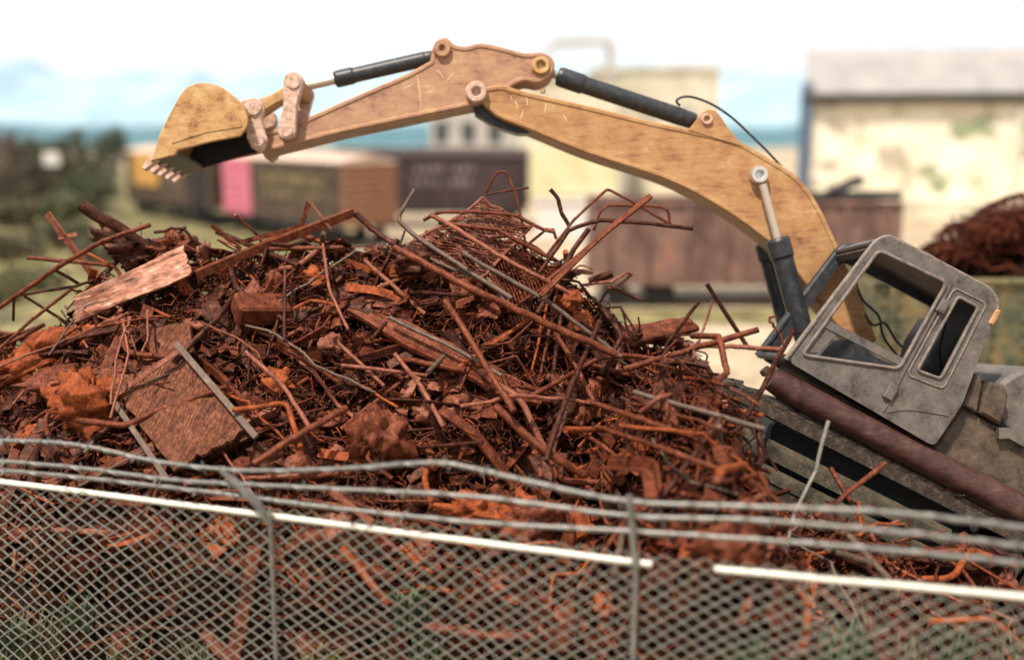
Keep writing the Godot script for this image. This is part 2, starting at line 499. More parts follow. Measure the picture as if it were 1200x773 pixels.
	surface("fence_steel", [[0.0, L(0.135, 0.129, 0.101)], [0.5, L(0.270, 0.260, 0.216)], [1.0, L(0.419, 0.405, 0.351)]], 0.42, 0.35, 2.0, 141, 0.1)
	surface("rail_paint", [[0.0, L(0.400, 0.368, 0.288)], [0.5, L(0.592, 0.576, 0.504)], [1.0, L(0.680, 0.672, 0.624)]], 0.35, 0.0, 1.5, 146, 0.1)
	surface("barb_wire", [[0.0, L(0.069, 0.063, 0.055)], [0.5, L(0.158, 0.152, 0.139)], [1.0, L(0.273, 0.262, 0.246)]], 0.4, 0.35, 1.3, 151, 0.2)
	plain("chrome", L(0.62, 0.58, 0.52), 0.3, 0.8)
	plain("ram_rod", L(0.42, 0.35, 0.28), 0.35, 0.3)
	plain("scratch", L(0.6, 0.45, 0.3), 0.7)
	plain("rubber", L(0.012, 0.012, 0.012), 0.6)


# ---------------------------------------------------------------- the machine
func boss(parent: Node3D, called: String, x: float, y: float, zf: float, zb: float, r: float, m: Material, hole := 0.45) -> MeshInstance3D:
	var b := MB.new()
	var p := e(x, y, zf)
	var q := Vector3(p.x, p.y, zb)
	b.turned(q, p, [[0.0, 0.0], [0.0, r], [0.94, r], [1.0, r * 0.86], [1.0, r * hole * 1.25], [0.985, r * hole], [0.9, r * hole * 0.9], [0.9, 0.0]], 22)
	return part(b, called, m, parent)


func ram(parent: Node3D, called: String, a: Vector3, b_: Vector3, r: float, rod_to: Vector3, rod_r: float) -> Node3D:
	var o := Node3D.new()
	o.name = called
	parent.add_child(o, true)
	var b := MB.new()
	b.turned(a, b_, [[0.0, 0.0], [0.0, r * 0.8], [0.03, r * 0.92], [0.08, r * 0.92], [0.1, r * 0.97], [0.8, r * 0.97], [0.82, r * 1.1], [0.97, r * 1.1], [0.995, r * 0.98], [1.0, r * 0.75], [1.0, 0.0]], 24)
	part(b, "barrel", M.ram_black, o)
	b = MB.new()
	b.turned(b_ - (rod_to - b_).normalized() * 0.05, rod_to, [[0.0, 0.0], [0.0, rod_r], [1.0, rod_r], [1.0, 0.0]], 14)
	part(b, "rod", M.ram_rod, o)
	return o


func link_bar(px0: Vector2, px1: Vector2, zf: float, zb: float, r0: float, r1: float, waist: float) -> MB:
	var a := e2(px0.x, px0.y, zf); var c := e2(px1.x, px1.y, zf)
	var d := (c - a).normalized(); var s := Vector2(d.y, -d.x)
	var p := PackedVector2Array()
	for i in 9:
		var t := PI * i / 8
		p.append(a + s.rotated(0) * cos(t) * r0 - d * sin(t) * r0)
	p.append(a.lerp(c, 0.5) - s * waist)
	for i in 9:
		var t := PI * i / 8
		p.append(c - s * cos(t) * r1 + d * sin(t) * r1)
	p.append(a.lerp(c, 0.5) + s * waist)
	var b := MB.new()
	b.plate(p, zf, zb, 0.014)
	return b


func make_excavator() -> void:
	var ex := thing("excavator", "ochre excavator with grey cab, nosed up the scrap heap with its boom out", "excavator")
	ex.transform = Transform3D(view, EYE + view * Vector3(0, 0, -REACH))
	var b: MB
	# ---- boom
	var zb := -0.85; var zbb := -1.36
	var top := curved([Vector2(566, 103), Vector2(588, 99.5), Vector2(615, 107), Vector2(686, 123), Vector2(760, 141), Vector2(812, 152), Vector2(864, 165), Vector2(905, 187), Vector2(930, 203), Vector2(948, 222), Vector2(964, 248), Vector2(978, 278), Vector2(996, 318), Vector2(1012, 352), Vector2(1028, 398)], 4)
	var low := curved([Vector2(1012, 412), Vector2(985, 385), Vector2(962, 358), Vector2(938, 324), Vector2(916, 299), Vector2(900, 283), Vector2(864, 256), Vector2(830, 235), Vector2(800, 219), Vector2(760, 203), Vector2(686, 179), Vector2(615, 150), Vector2(585, 138), Vector2(570, 126), Vector2(560, 115)], 4)
	var px := []
	for q in top + low: px.append([q.x, q.y])
	b = MB.new()
	b.plate(outline(px, zb), zb, zbb, 0.018, 0.035, 0.012)
	var boom := part(b, "boom", M.boom_paint, ex)
	boss(boom, "pivot_boss", 558, 107, zb + 0.1, zbb - 0.1, 0.14, M.pin_metal, 0.42)
	boss(boom, "lift_boss", 891, 204, zb + 0.12, zbb - 0.12, 0.115, M.chrome, 0.42)
	for zz in [[zb + 0.01, zb - 0.12], [zbb + 0.12, zbb - 0.01]]:
		b = MB.new()
		var k: float = (REACH - zb) / (REACH - zz[0])
		var br := outline([[806, 153], [812, 146], [822, 133], [829, 128], [838, 129], [845, 137], [856, 153], [872, 172], [850, 166]], zb)
		b.plate(br, zz[0], zz[1], 0.01)
		part(b, "ram_bracket", M.boom_paint, boom)
	boss(boom, "bracket_pin", 829, 139, zb + 0.045, zbb - 0.03, 0.075, M.pin_metal, 0.5)
	b = MB.new()
	b.turned(e(636, 109, zb - 0.1), e(636.5, 104, zb - 0.1), [[0.0, 0.035], [1.0, 0.03], [1.0, 0.0]], 9)
	part(b, "grease_nipple", M.boom_paint, boom)
	# dark hinge plates beneath the elbow
	b = MB.new()
	b.plate(outline([[553, 118], [572, 122], [600, 142], [622, 156], [606, 156], [578, 147], [556, 133]], zb - 0.14), zb - 0.14, zbb + 0.14, 0.01)
	part(b, "elbow_lug", M.ram_black, boom)
	# ---- arm
	var za := -0.88; var zab := -1.33
	var ap := curved([Vector2(313, 154), Vector2(349, 142), Vector2(400, 119.5), Vector2(440, 102), Vector2(477, 86), Vector2(504, 71)], 3)
	ap += curved([Vector2(506, 58), Vector2(512, 47), Vector2(523, 44), Vector2(533, 52), Vector2(546, 54), Vector2(564, 50.5), Vector2(588, 55), Vector2(615, 62), Vector2(634, 61), Vector2(647, 68), Vector2(650, 78), Vector2(644, 90), Vector2(630, 97), Vector2(615, 95), Vector2(603, 99), Vector2(590, 108), Vector2(570, 119), Vector2(553, 124)], 3)
	ap += [Vector2(520, 130.5), Vector2(491, 136.5), Vector2(400, 155.5), Vector2(323, 175), Vector2(308, 178), Vector2(299, 170), Vector2(301, 158)]
	px = []
	for q in ap: px.append([q.x, q.y])
	b = MB.new()
	b.plate(outline(px, za), za, zab, 0.018, 0.03, 0.014)
	var arm := part(b, "arm", M.arm_paint, ex)
	boss(arm, "upper_boss", 518, 56, za + 0.05, zab - 0.05, 0.115, M.arm_paint, 0.35)
	boss(arm, "ram_boss", 634, 76, za + 0.04, zab - 0.04, 0.12, M.bucket_paint, 0.5)
	boss(arm, "tip_boss", 300.5, 164, za + 0.2, zab - 0.2, 0.1, M.pin_metal, 0.45)
	boss(arm, "link_boss", 335.5, 152.5, za + 0.03, zab - 0.03, 0.12, M.arm_paint, 0.4)
	# scratches through the paint, hair-thin and a little proud
	for q in [[597, 112, 600, 118, 0], [603, 118, 607, 127, 0], [613, 128, 609, 140, 0], [616, 112, 618, 124, 0], [640, 121, 637, 133, 0], [660, 134, 664, 143, 0], [489, 88, 493, 130, 1], [512, 82, 520, 92, 1], [522, 96, 532, 84, 1], [472, 104, 484, 98, 1]]:
		var sc := MB.new()
		var zz: float = (za if q[4] == 1 else zb) - 0.0125
		sc.sweep([e(q[0], q[1], zz), e((q[0] + q[2]) * 0.5 + 1.0, (q[1] + q[3]) * 0.5, zz), e(q[2], q[3], zz)], rect(0.011, 0.004), false, [0.4, 1.0, 0.3], Vector3.BACK)
		part(sc, "scratch", M.scratch, arm if q[4] == 1 else boom)
	# ---- linkage
	for zz in [[za + 0.17, za + 0.05], [zab - 0.05, zab - 0.17]]:
		b = MB.new()
		var a0 := Vector2(343, 95.5); var a1 := Vector2(335.5, 152.5)
		var lb := link_bar(a0, a1, za + 0.17, za + 0.05, 0.125, 0.115, 0.082)
		for i in lb.v.size(): lb.v[i].z += zz[0] - (za + 0.17)
		var l := part(lb, "bucket_link", M.pin_metal, ex)
		if zz[0] > za:
			boss(l, "link_pin", 343, 95.5, za + 0.19, za + 0.16, 0.085, M.pin_metal, 0.42)
			boss(l, "link_pin", 335.5, 152.5, za + 0.19, za + 0.16, 0.075, M.pin_metal, 0.45)
	boss(ex, "cross_pin", 347, 100, za + 0.04, zab - 0.04, 0.115, M.arm_paint, 0.4)
	b = link_bar(Vector2(298, 127), Vector2(345, 103), za - 0.09, zab + 0.09, 0.095, 0.085, 0.065)
	part(b, "push_link", M.bucket_paint, ex)
	ram(ex, "bucket_ram", e(508, 67, -1.1), e(392, 93.5, -1.1), 0.098, e(350, 103, -1.1), 0.058)
	ram(ex, "arm_ram", e(815, 142.5, -1.1), e(653, 89, -1.1), 0.115, e(636, 78, -1.1), 0.05)
	ram(ex, "lift_ram", e(944, 400, -0.72), e(911, 279, -0.72), 0.135, e(894, 216, -0.72), 0.05)
	ram(ex, "lift_ram", e(926, 392, -1.5), e(897, 284, -1.5), 0.135, e(884, 214, -1.5), 0.06)
	# ---- hoses
	b = MB.new()
	b.sweep(curved([e(797, 124, -1.0), e(793, 118, -0.98), e(801, 113.5, -0.97), e(815, 114.5, -0.97), e(838, 124, -1.0), e(862, 141, -1.02), e(886, 164, -1.03), e(904, 182, -1.02), e(917, 196, -1.0)], 5), circle(0.016, 7), true)
	part(b, "hose", M.rubber, ex)
	for q in [[[1003, 330, -0.95], [1012, 352, -0.8], [1030, 370, -0.86], [1036, 395, -0.9], [1058, 424, -0.95]], [[1006, 352, -0.95], [1022, 380, -0.8], [1037, 378, -0.85], [1050, 398, -0.9], [1064, 412, -1.0]]]:
		b = MB.new()
		var pp := []
		for r in q: pp.append(e(r[0], r[1], r[2]))
		b.sweep(curved(pp, 5), circle(0.017, 7), true)
		part(b, "hose", M.rubber, ex)
	# ---- bucket
	var bk := Node3D.new(); bk.name = "bucket"; ex.add_child(bk, true)
	var z0 := -0.48; var z1 := -1.72
	var bp := curved([Vector2(207, 117), Vector2(215, 105), Vector2(226, 98.5), Vector2(238, 97), Vector2(252, 99), Vector2(266, 106), Vector2(277, 116), Vector2(285, 124), Vector2(290, 137), Vector2(289, 149), Vector2(281, 159.5)], 3)
	bp += [Vector2(243, 167), Vector2(208, 176), Vector2(205, 181.5), Vector2(176, 189), Vector2(180, 178), Vector2(186, 158), Vector2(197, 136)]
	px = []
	for q in bp: px.append([q.x, q.y])
	for zz in [z0, z1 + 0.05]:
		b = MB.new()
		b.plate(outline(px, z0), zz, zz - 0.05, 0.012)
		part(b, "side_plate", M.bucket_paint, bk)
	b = MB.new()
	b.sweep([e(283, 146, z0 - 0.002), e(240, 153, z0 - 0.002), e(200, 166, z0 - 0.002)], rect(0.05, 0.022), false, [], Vector3.BACK)
	part(b, "stiffening_rib", M.bucket_paint, bk)
	# curved back shell joining the two sides
	var sp := [Vector2(176, 189), Vector2(180, 178), Vector2(186, 158), Vector2(197, 136)] + curved([Vector2(207, 117), Vector2(215, 105), Vector2(226, 98.5), Vector2(238, 97), Vector2(252, 99), Vector2(266, 106), Vector2(277, 116), Vector2(285, 124), Vector2(289, 134)], 3)
	b = MB.new()
	var ring := PackedVector2Array()
	var inner := []
	for i in sp.size():
		ring.append(e2(sp[i].x, sp[i].y, z0) )
	var mid := e2(236, 140, z0)
	for i in range(sp.size() - 1, -1, -1):
		var q := e2(sp[i].x, sp[i].y, z0)
		ring.append(q + (mid - q).normalized() * 0.05)
	b.plate(ring, z0 - 0.02, z1 + 0.02, 0.003)
	part(b, "shell", M.bucket_paint, bk)
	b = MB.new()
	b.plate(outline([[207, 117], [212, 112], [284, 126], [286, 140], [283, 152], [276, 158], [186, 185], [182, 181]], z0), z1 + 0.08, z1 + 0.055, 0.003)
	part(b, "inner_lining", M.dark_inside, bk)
	for i in 5:
		b = MB.new()
		var zt := lerpf(z0 - 0.02, z1 + 0.1, i / 4.0)
		var q0 := e2(182, 181, z0); var q1 := e2(166.5, 197.5, z0)
		var dd := (q1 - q0).normalized(); var ss := Vector2(dd.y, -dd.x)
		b.plate(PackedVector2Array([q0 + ss * 0.06, q0 - ss * 0.06, q1 - ss * 0.026, q1 + ss * 0.026]), zt, zt - 0.11, 0.012)
		part(b, "tooth", M.pin_metal, bk)
	b = MB.new()
	b.plate(outline([[176, 189], [184, 178], [205, 176], [204, 181]], z0), z0 - 0.06, z1 + 0.06, 0.004)
	part(b, "lip", M.ram_black, bk)
	for zz in [[za + 0.18, za + 0.06], [zab - 0.06, zab - 0.18]]:
		b = MB.new()
		b.plate(outline([[279, 118], [288, 115], [299, 114], [307, 119], [309, 128], [306, 140], [309, 152], [313, 163], [309, 174], [302, 178], [294, 173], [288, 160], [287, 146]], za + 0.18), zz[0], zz[1], 0.02)
		var ear := part(b, "ear_plate", M.pin_metal, bk)
		if zz[0] > za:
			boss(ear, "ear_pin", 296, 125, za + 0.21, za + 0.17, 0.1, M.pin_metal, 0.45)
			boss(ear, "ear_pin", 300.5, 164, za + 0.21, za + 0.17, 0.085, M.pin_metal, 0.45)
	make_cab(ex)
	make_house(ex)
	make_track(ex, 0.5, true)
	make_track(ex, -2.15, false)


func rounded_loop(px: Array, z: float, r: float) -> Array:
	var pts := []
	for q in px: pts.append(e2(q[0], q[1], z))
	var k := pts.size()
	var out := []
	for i in k:
		var p: Vector2 = pts[i]
		var a: Vector2 = p + ((pts[(i + k - 1) % k] - p) as Vector2).limit_length(minf(r, (pts[(i + k - 1) % k] - p).length() * 0.45))
		var c: Vector2 = p + ((pts[(i + 1) % k] - p) as Vector2).limit_length(minf(r, (pts[(i + 1) % k] - p).length() * 0.45))
		for s in 5:
			var t := s / 4.0
			out.append(a.lerp(p, t).lerp(p.lerp(c, t), t))
	return out


func cut_panel(parent: Node3D, called: String, outer: PackedVector2Array, holes: Array, zf: float, depth: float, m: Material) -> void:
	var c := CSGCombiner3D.new()
	c.name = called
	var p := CSGPolygon3D.new()
	p.name = "sheet"
	p.polygon = outer
	p.depth = depth
	p.material = m
	c.add_child(p)
	for h in holes:
		var q := CSGPolygon3D.new()
		q.name = "opening"
		q.polygon = PackedVector2Array(h)
		q.depth = depth + 0.2
		q.position.z = 0.1
		q.operation = CSGShape3D.OPERATION_SUBTRACTION
		q.material = m
		c.add_child(q, true)
	c.position.z = zf
	parent.add_child(c, true)


func loop_trim(parent: Node3D, called: String, loop: Array, z: float, r: float, m: Material) -> void:
	var pts := []
	for q in loop: pts.append(Vector3(q.x, q.y, z))
	pts.append(pts[0]); pts.append(pts[1])
	var b := MB.new()
	b.sweep(pts, circle(r, 8), true, [], Vector3.BACK)
	part(b, called, m, parent)


func make_cab(ex: Node3D) -> void:
	var cab := Node3D.new(); cab.name = "cab"; ex.add_child(cab, true)
	var zn := 0.6; var zf := -0.72
	var side := rounded_loop([[925, 424], [1028, 281], [1041, 276.5], [1160, 339], [1169, 352], [1167, 368], [1128, 474], [1095, 523]], zn, 0.07)
	var door := rounded_loop([[940, 416], [1030, 293], [1110, 331], [1054, 432]], zn, 0.07)
	var rear := rounded_loop([[1123, 347], [1147, 360], [1103, 444], [1075, 434]], zn, 0.05)
	cut_panel(cab, "side_panel", PackedVector2Array(side), [door, rear], zn, 0.07, M.cab_paint)
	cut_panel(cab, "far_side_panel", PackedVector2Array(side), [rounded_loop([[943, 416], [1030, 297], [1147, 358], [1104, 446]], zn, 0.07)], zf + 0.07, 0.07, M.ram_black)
	loop_trim(cab, "door_frame", door, zn + 0.004, 0.022, M.cab_edge)
	loop_trim(cab, "window_frame", rear, zn + 0.004, 0.02, M.cab_edge)
	loop_trim(cab, "window_frame", rounded_loop([[1119, 337], [1157, 356], [1106, 456], [1063, 439]], zn, 0.07), zn, 0.014, M.cab_edge)
	var b := MB.new()
	# seam of the door, a rounded weather strip along the pillar
	b.sweep([e(1116, 333, zn + 0.005), e(1060, 436, zn + 0.005), e(1036, 482, zn + 0.005)], circle(0.01, 6), true)
	part(b, "door_seam", M.cab_paint, cab)
	b = MB.new()
	b.sweep(curved([e(1040, 483, zn + 0.003), e(1068, 480, zn + 0.004), e(1112, 487, zn + 0.003)], 5), circle(0.008, 6), true)
	part(b, "panel_seam", M.cab_paint, cab)
	# bar across the door window and the pane line below it
	b = MB.new()
	b.sweep([e(966, 378, zn - 0.02), e(1056, 424, zn - 0.02)], rect(0.09, 0.05), false, [], Vector3.BACK)
	part(b, "window_bar", M.cab_paint, cab)
	b = MB.new()
	b.plate(outline([[944, 413], [966, 382], [983, 391], [960, 413]], zn), zn - 0.01, zn - 0.05, 0.005)
	part(b, "corner_panel", M.cab_paint, cab)
	for h in [[1105, 359, 1.0], [1044, 459, 1.15]]:
		b = MB.new()
		b.box(Transform3D(Basis(Vector3.BACK, 1.06), e(h[0], h[1], zn + 0.02)), Vector3(0.16 * h[2], 0.1 * h[2], 0.06), 0.012)
		part(b, "hinge", M.cab_paint, cab)
	# pillar front edges, roof, rear wall, floor
	var roof_px := [[1020, 291], [1030, 280], [1042, 275.5], [1060, 284], [1100, 306], [1160, 337.5], [1170, 350], [1168, 360], [1150, 349], [1098, 319], [1042, 290], [1034, 292], [1026, 298]]
	b = MB.new()
	b.plate(outline(roof_px, zn), zn - 0.075, zf + 0.075, 0.01)
	part(b, "roof", M.cab_paint, cab)
	b = MB.new()
	b.sweep(rounded([e(921, 421, zn - 0.03), e(1026, 283, zn - 0.03), e(1041, 276, zn - 0.03), e(1161, 339, zn - 0.03), e(1170, 355, zn - 0.03), e(1165, 375, zn - 0.03)], 0.09, 4), circle(0.03, 8), true)
	part(b, "side_rail", M.cab_edge, cab)
	var off := e2(1030, 283, zn) 
	b = MB.new()
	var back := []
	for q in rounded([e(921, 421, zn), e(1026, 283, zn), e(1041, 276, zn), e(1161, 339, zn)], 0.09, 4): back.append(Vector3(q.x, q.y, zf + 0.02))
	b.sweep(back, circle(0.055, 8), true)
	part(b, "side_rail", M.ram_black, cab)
	for g in [[1024, 286], [922, 419]]:
		b = MB.new()
		var p := e(g[0], g[1], zn)
		b.sweep([Vector3(p.x, p.y, zn - 0.06), Vector3(p.x, p.y, zf + 0.05)], circle(0.04, 8), true)
		part(b, "screen_rail", M.ram_black, cab)
	b = MB.new()
	b.plate(outline([[1160, 352], [1167, 366], [1128, 472], [1118, 466]], zn), zn - 0.075, zf + 0.075, 0.01)
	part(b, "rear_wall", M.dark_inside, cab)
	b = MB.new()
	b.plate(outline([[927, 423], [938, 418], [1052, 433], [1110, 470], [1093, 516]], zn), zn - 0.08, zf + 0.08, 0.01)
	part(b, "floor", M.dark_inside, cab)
	# seat, console and lever inside
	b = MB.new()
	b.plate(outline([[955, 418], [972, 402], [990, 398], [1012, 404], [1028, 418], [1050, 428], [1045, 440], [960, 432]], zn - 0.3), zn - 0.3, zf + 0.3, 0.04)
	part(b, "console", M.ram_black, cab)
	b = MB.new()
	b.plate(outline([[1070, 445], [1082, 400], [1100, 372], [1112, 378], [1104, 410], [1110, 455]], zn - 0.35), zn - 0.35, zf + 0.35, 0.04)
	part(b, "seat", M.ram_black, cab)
	b = MB.new()
	b.sweep(rounded([e(1000, 415, 0.1), e(992, 392, 0.12), e(985, 388, 0.12)], 0.04), circle(0.016, 6), true)
	part(b, "lever", M.ram_black, cab)
	b = MB.new()
	b.box(Transform3D(Basis(Vector3.BACK, 1.06), e(1165, 372, zn - 0.02)), Vector3(0.2, 0.07, 0.09), 0.02)
	part(b, "marker_lamp", M.boom_paint, cab)


func make_house(ex: Node3D) -> void:
	var b := MB.new()
	b.plate(outline([[908, 447], [926, 430], [1094, 526], [1128, 476], [1320, 585], [1320, 655], [1205, 596], [1090, 546], [1032, 517], [960, 478]], 0.42), 0.42, 0.0, 0.03)
	part(b, "house", M.house_paint, ex)
	b = MB.new()
	b.plate(outline([[1010, 500], [1020, 470], [1094, 500], [1128, 476], [1320, 585], [1320, 655], [1205, 596], [1090, 546]], 0.42), 0.0, -2.62, 0.03)
	part(b, "house", M.house_paint, ex)
	b = MB.new()
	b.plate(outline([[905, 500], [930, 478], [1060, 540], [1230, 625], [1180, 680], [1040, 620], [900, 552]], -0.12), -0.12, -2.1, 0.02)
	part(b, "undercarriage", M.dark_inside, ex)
	b = MB.new()
	b.sweep([e(903, 443, 0.46), e(930, 459, 0.46), e(1095, 545, 0.46), e(1190, 594, 0.46), e(1330, 666, 0.46)], circle(0.17, 14), true, [0.8, 1.0, 1.0, 1.05, 1.05])
	part(b, "skirt", M.skirt_paint, ex)
	b = MB.new()
	b.turned(e(908, 447, 0.3), e(895, 432, 0.3), [[0.0, 0.05], [0.6, 0.045], [0.7, 0.07], [1.0, 0.06], [1.0, 0.0]], 10)
	part(b, "tow_lug", M.skirt_paint, ex)
	# corner piece behind the cab and the cowls on the deck
	b = MB.new()
	b.plate(outline([[1128, 474], [1132, 464], [1143, 437], [1150, 438], [1152, 452], [1146, 484]], 0.5), 0.5, -0.4, 0.02)
	part(b, "cowl", M.house_paint, ex)
	b = MB.new()
	b.plate(outline([[1150, 484], [1154, 462], [1162, 447], [1178, 452], [1183, 462], [1180, 482], [1173, 498]], 0.52), 0.52, -0.4, 0.03)
	part(b, "cowl", M.house_paint, ex)
	b = MB.new()
	b.plate(outline([[1174, 500], [1170, 486], [1168, 462], [1174, 448], [1190, 437], [1210, 430], [1330, 490], [1330, 600]], 0.36), 0.36, -2.4, 0.05)
	part(b, "engine_cover", M.cab_paint, ex)
	b = MB.new()
	b.sweep([e(1168, 507, 0.44), e(1182, 507, 0.44), e(1205, 520, 0.44)], rect(0.14, 0.12), false)
	part(b, "deck_step", M.cab_paint, ex)
	# belly under the house and the turntable
	b = MB.new()
	b.plate(outline([[930, 470], [1060, 536], [1210, 604], [1190, 640], [1040, 572], [925, 512]], -0.2), -0.2, -2.0, 0.02)
	part(b, "turntable", M.dark_inside, ex)


func make_track(ex: Node3D, zn: float, near: bool) -> void:
	var tr := Node3D.new(); tr.name = "track"; ex.add_child(tr, true)
	var u := Vector2(0.891, -0.455)      # along the run, in machine axes (y up)
	var up := Vector2(0.455, 0.891)
	var org := e2(846, 441, 0.5) - u * 0.2
	var wid := 0.6
	var length := 4.45; var tall := 0.98; var r := tall / 2
	var z0 := zn; var z1 := zn - wid
	# closed loop of shoes round the two wheels
	var total := 2.0 * (length - tall) + TAU * r
	var k := 46
	var shoe := MB.new()
	shoe.box(Transform3D(Basis(), Vector3(0, 0.0, 0)), Vector3(total / k * 1.0, 0.06, wid), 0.01)
	shoe.box(Transform3D(Basis(), Vector3(-0.05, 0.04, 0)), Vector3(0.03, 0.05, wid * 0.96), 0.008)
	var sm := shoe.mesh()
	var c0 := org + u * r - up * r          # wheel centres
	var c1 := org + u * (length - r) - up * r
	for i in k:
		var s := total * i / k
		var p: Vector2; var nrm: Vector2
		var straight := length - tall
		if s < straight:
			p = c0 + up * r + u * s; nrm = up
		elif s < straight + PI * r:
			var a := (s - straight) / r
			nrm = up * cos(a) + u * sin(a); p = c1 + nrm * r
		elif s < 2.0 * straight + PI * r:
			p = c1 - up * r - u * (s - straight - PI * r); nrm = -up
		else:
			var a := (s - 2.0 * straight - PI * r) / r
			nrm = -up * cos(a) - u * sin(a); p = c0 + nrm * r
		var o := MeshInstance3D.new()
		o.name = "track_shoe"
		o.mesh = sm
		o.material_override = M.track_steel
		var y := Vector3(nrm.x, nrm.y, 0).rotated(Vector3.BACK, rng.randf_range(-0.06, 0.06))
		o.transform = Transform3D(Basis(y.cross(Vector3.BACK), y, Vector3.BACK), Vector3(p.x, p.y, (z0 + z1) / 2))
		tr.add_child(o, true)
	var chain := []
	for i in 61:
		var s := fmod(total * i / 60.0, total)
		var straight := length - tall
		var q := r - 0.09
		if s < straight: chain.append(c0 + up * q + u * s)
		elif s < straight + PI * r: chain.append(c1 + (up * cos((s - straight) / r) + u * sin((s - straight) / r)) * q)
		elif s < 2.0 * straight + PI * r: chain.append(c1 - up * q - u * (s - straight - PI * r))
		else: chain.append(c0 + (-up * cos((s - 2.0 * straight - PI * r) / r) - u * sin((s - 2.0 * straight - PI * r) / r)) * q)
	for zz in [z0 - 0.05, z1 + 0.05]:
		var cb := MB.new()
		var pts := []
		for q in chain: pts.append(Vector3(q.x, q.y, zz))
		cb.sweep(pts, rect(0.09, 0.14), false, [], Vector3.BACK.cross(Vector3(u.x, u.y, 0)))
		part(cb, "chain", M.track_steel, tr)
	for c in [c0, c1]:
		var b := MB.new()
		b.turned(Vector3(c.x, c.y, z1 + 0.15), Vector3(c.x, c.y, z0 - 0.12), [[0.0, 0.0], [0.0, r - 0.17], [0.8, r - 0.17], [0.8, r - 0.24], [1.0, r - 0.26], [1.0, 0.12], [1.08, 0.11], [1.08, 0.0]], 26)
		part(b, "wheel", M.track_steel, tr)
	if not near:
		return
	# clods of rust and mud caked on the upper run
	for i in 16:
		var cb := MB.new()
		var s := 1.9 + i * 0.13 + rng.randf_range(-0.05, 0.05)
		var p := c0 + up * (r + 0.05) + u * s
		cb.lump(Transform3D(Basis(), Vector3.ZERO), Vector3(rng.randf_range(0.05, 0.1), rng.randf_range(0.03, 0.06), 0.07), bumps, i * 7.0, 0.9, 12, 8)
		var cl := part(cb, "mud_clod", M.rust_brown if i % 3 else M.track_steel, tr)
		cl.position = Vector3(p.x, p.y, zn - rng.randf_range(0.02, 0.2))
	# side frame: two stepped beams, an end block and rollers
	var b := MB.new()
	b.sweep([e(899, 524, zn - 0.12), e(1110, 629, zn - 0.12)], PackedVector2Array([Vector2(-0.09, -0.11), Vector2(0.1, -0.11), Vector2(0.1, 0.03), Vector2(0.03, 0.1), Vector2(-0.09, 0.1)]), false)
	part(b, "side_beam", M.frame_olive, tr)
	b = MB.new()
	b.sweep([e(884, 546, zn - 0.08), e(1090, 650, zn - 0.08)], PackedVector2Array([Vector2(-0.09, -0.08), Vector2(0.1, -0.08), Vector2(0.1, 0.03), Vector2(0.04, 0.08), Vector2(-0.09, 0.08)]), false)
	part(b, "side_beam", M.frame_olive, tr)
	b = MB.new()
	b.plate(outline([[872, 500], [898, 511], [893, 541], [866, 529]], zn - 0.03), zn - 0.03, zn - 0.4, 0.03)
	part(b, "end_block", M.frame_olive, tr)
	for q in [[922, 568], [960, 588], [998, 607], [1036, 626]]:
		b = MB.new()
		var p := e(q[0], q[1], zn - 0.04)
		b.turned(p - Vector3(0, 0, 0.4), p, [[0.0, 0.0], [0.0, 0.1], [0.85, 0.1], [0.93, 0.085], [0.98, 0.05], [1.0, 0.0]], 16)
		part(b, "roller", M.track_steel, tr)


# ---------------------------------------------------------------- the scrap heap
func make_heap() -> void:
	var b := MB.new()
	var x0 := -9.0; var x1 := 8.0; var z0 := -5.5; var z1 := 5.2
	var nx := 240; var nz := 150
	var p := PackedVector3Array()
	for i in nx + 1:
		for j in nz + 1:
			var x := lerpf(x0, x1, float(i) / nx); var z := lerpf(z0, z1, float(j) / nz)
			p.append(Vector3(x, heap(x, z) - 0.46, z))
	for i in nx:
		for j in nz:
			var a := p[i * (nz + 1) + j]; var c := p[(i + 1) * (nz + 1) + j]; var d := p[(i + 1) * (nz + 1) + j + 1]; var f := p[i * (nz + 1) + j + 1]
			if maxf(maxf(a.y, c.y), maxf(d.y, f.y)) < -0.25: continue
			b.flat(a, c, d, Vector3.UP); b.flat(a, d, f, Vector3.UP)
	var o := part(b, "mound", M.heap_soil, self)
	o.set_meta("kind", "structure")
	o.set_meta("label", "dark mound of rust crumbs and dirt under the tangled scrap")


func bar_mesh(kind: String, pts: Array, r: float, off: float) -> MB:
	var b := MB.new()
	var path := rounded(pts, r * 3.0, 3)
	if kind == "rod" or kind == "wire" or kind == "pipe":
		path = wavered(path, 0.16, r * (1.6 if kind == "wire" else 0.4), off)
		var sc := []
		for i in path.size(): sc.append(1.0 + 0.12 * fine.get_noise_2d(i * 5.3, off * 3.0))
		b.sweep(path, circle(r, 9 if r > 0.05 else 7), true, sc)
	elif kind == "bar":
		path = wavered(path, 0.3, r * 0.3, off)
		b.sweep(path, rect(r * 2.6, r * 0.7), false, [], Vector3(0.3, 0.5, 0.8).rotated(Vector3.RIGHT, off))
	elif kind == "angle":
		path = wavered(path, 0.4, r * 0.2, off)
		b.sweep(path, angle_profile(r * 2.0, r * 0.4), false, [], Vector3(0.2, 0.7, 0.6).rotated(Vector3.RIGHT, off))
	elif kind == "lath":
		b.sweep(path, rect(r * 2.2, r * 1.1), false, [], Vector3(0.1, 0.4, 0.9))
	return b


func scrap(called: String, kind: String, mat: String, r: float, pts: Array, label: String, category: String) -> void:
	var q := []
	for p in pts: q.append(w(p[0], p[1], p[3]) if p.size() > 3 else hit(p[0], p[1], p[2]))
	var o := solo(bar_mesh(kind, q, r * (0.82 if r < 0.06 else 0.9), pts[0][0] * 0.37), called, M[mat], label, category)


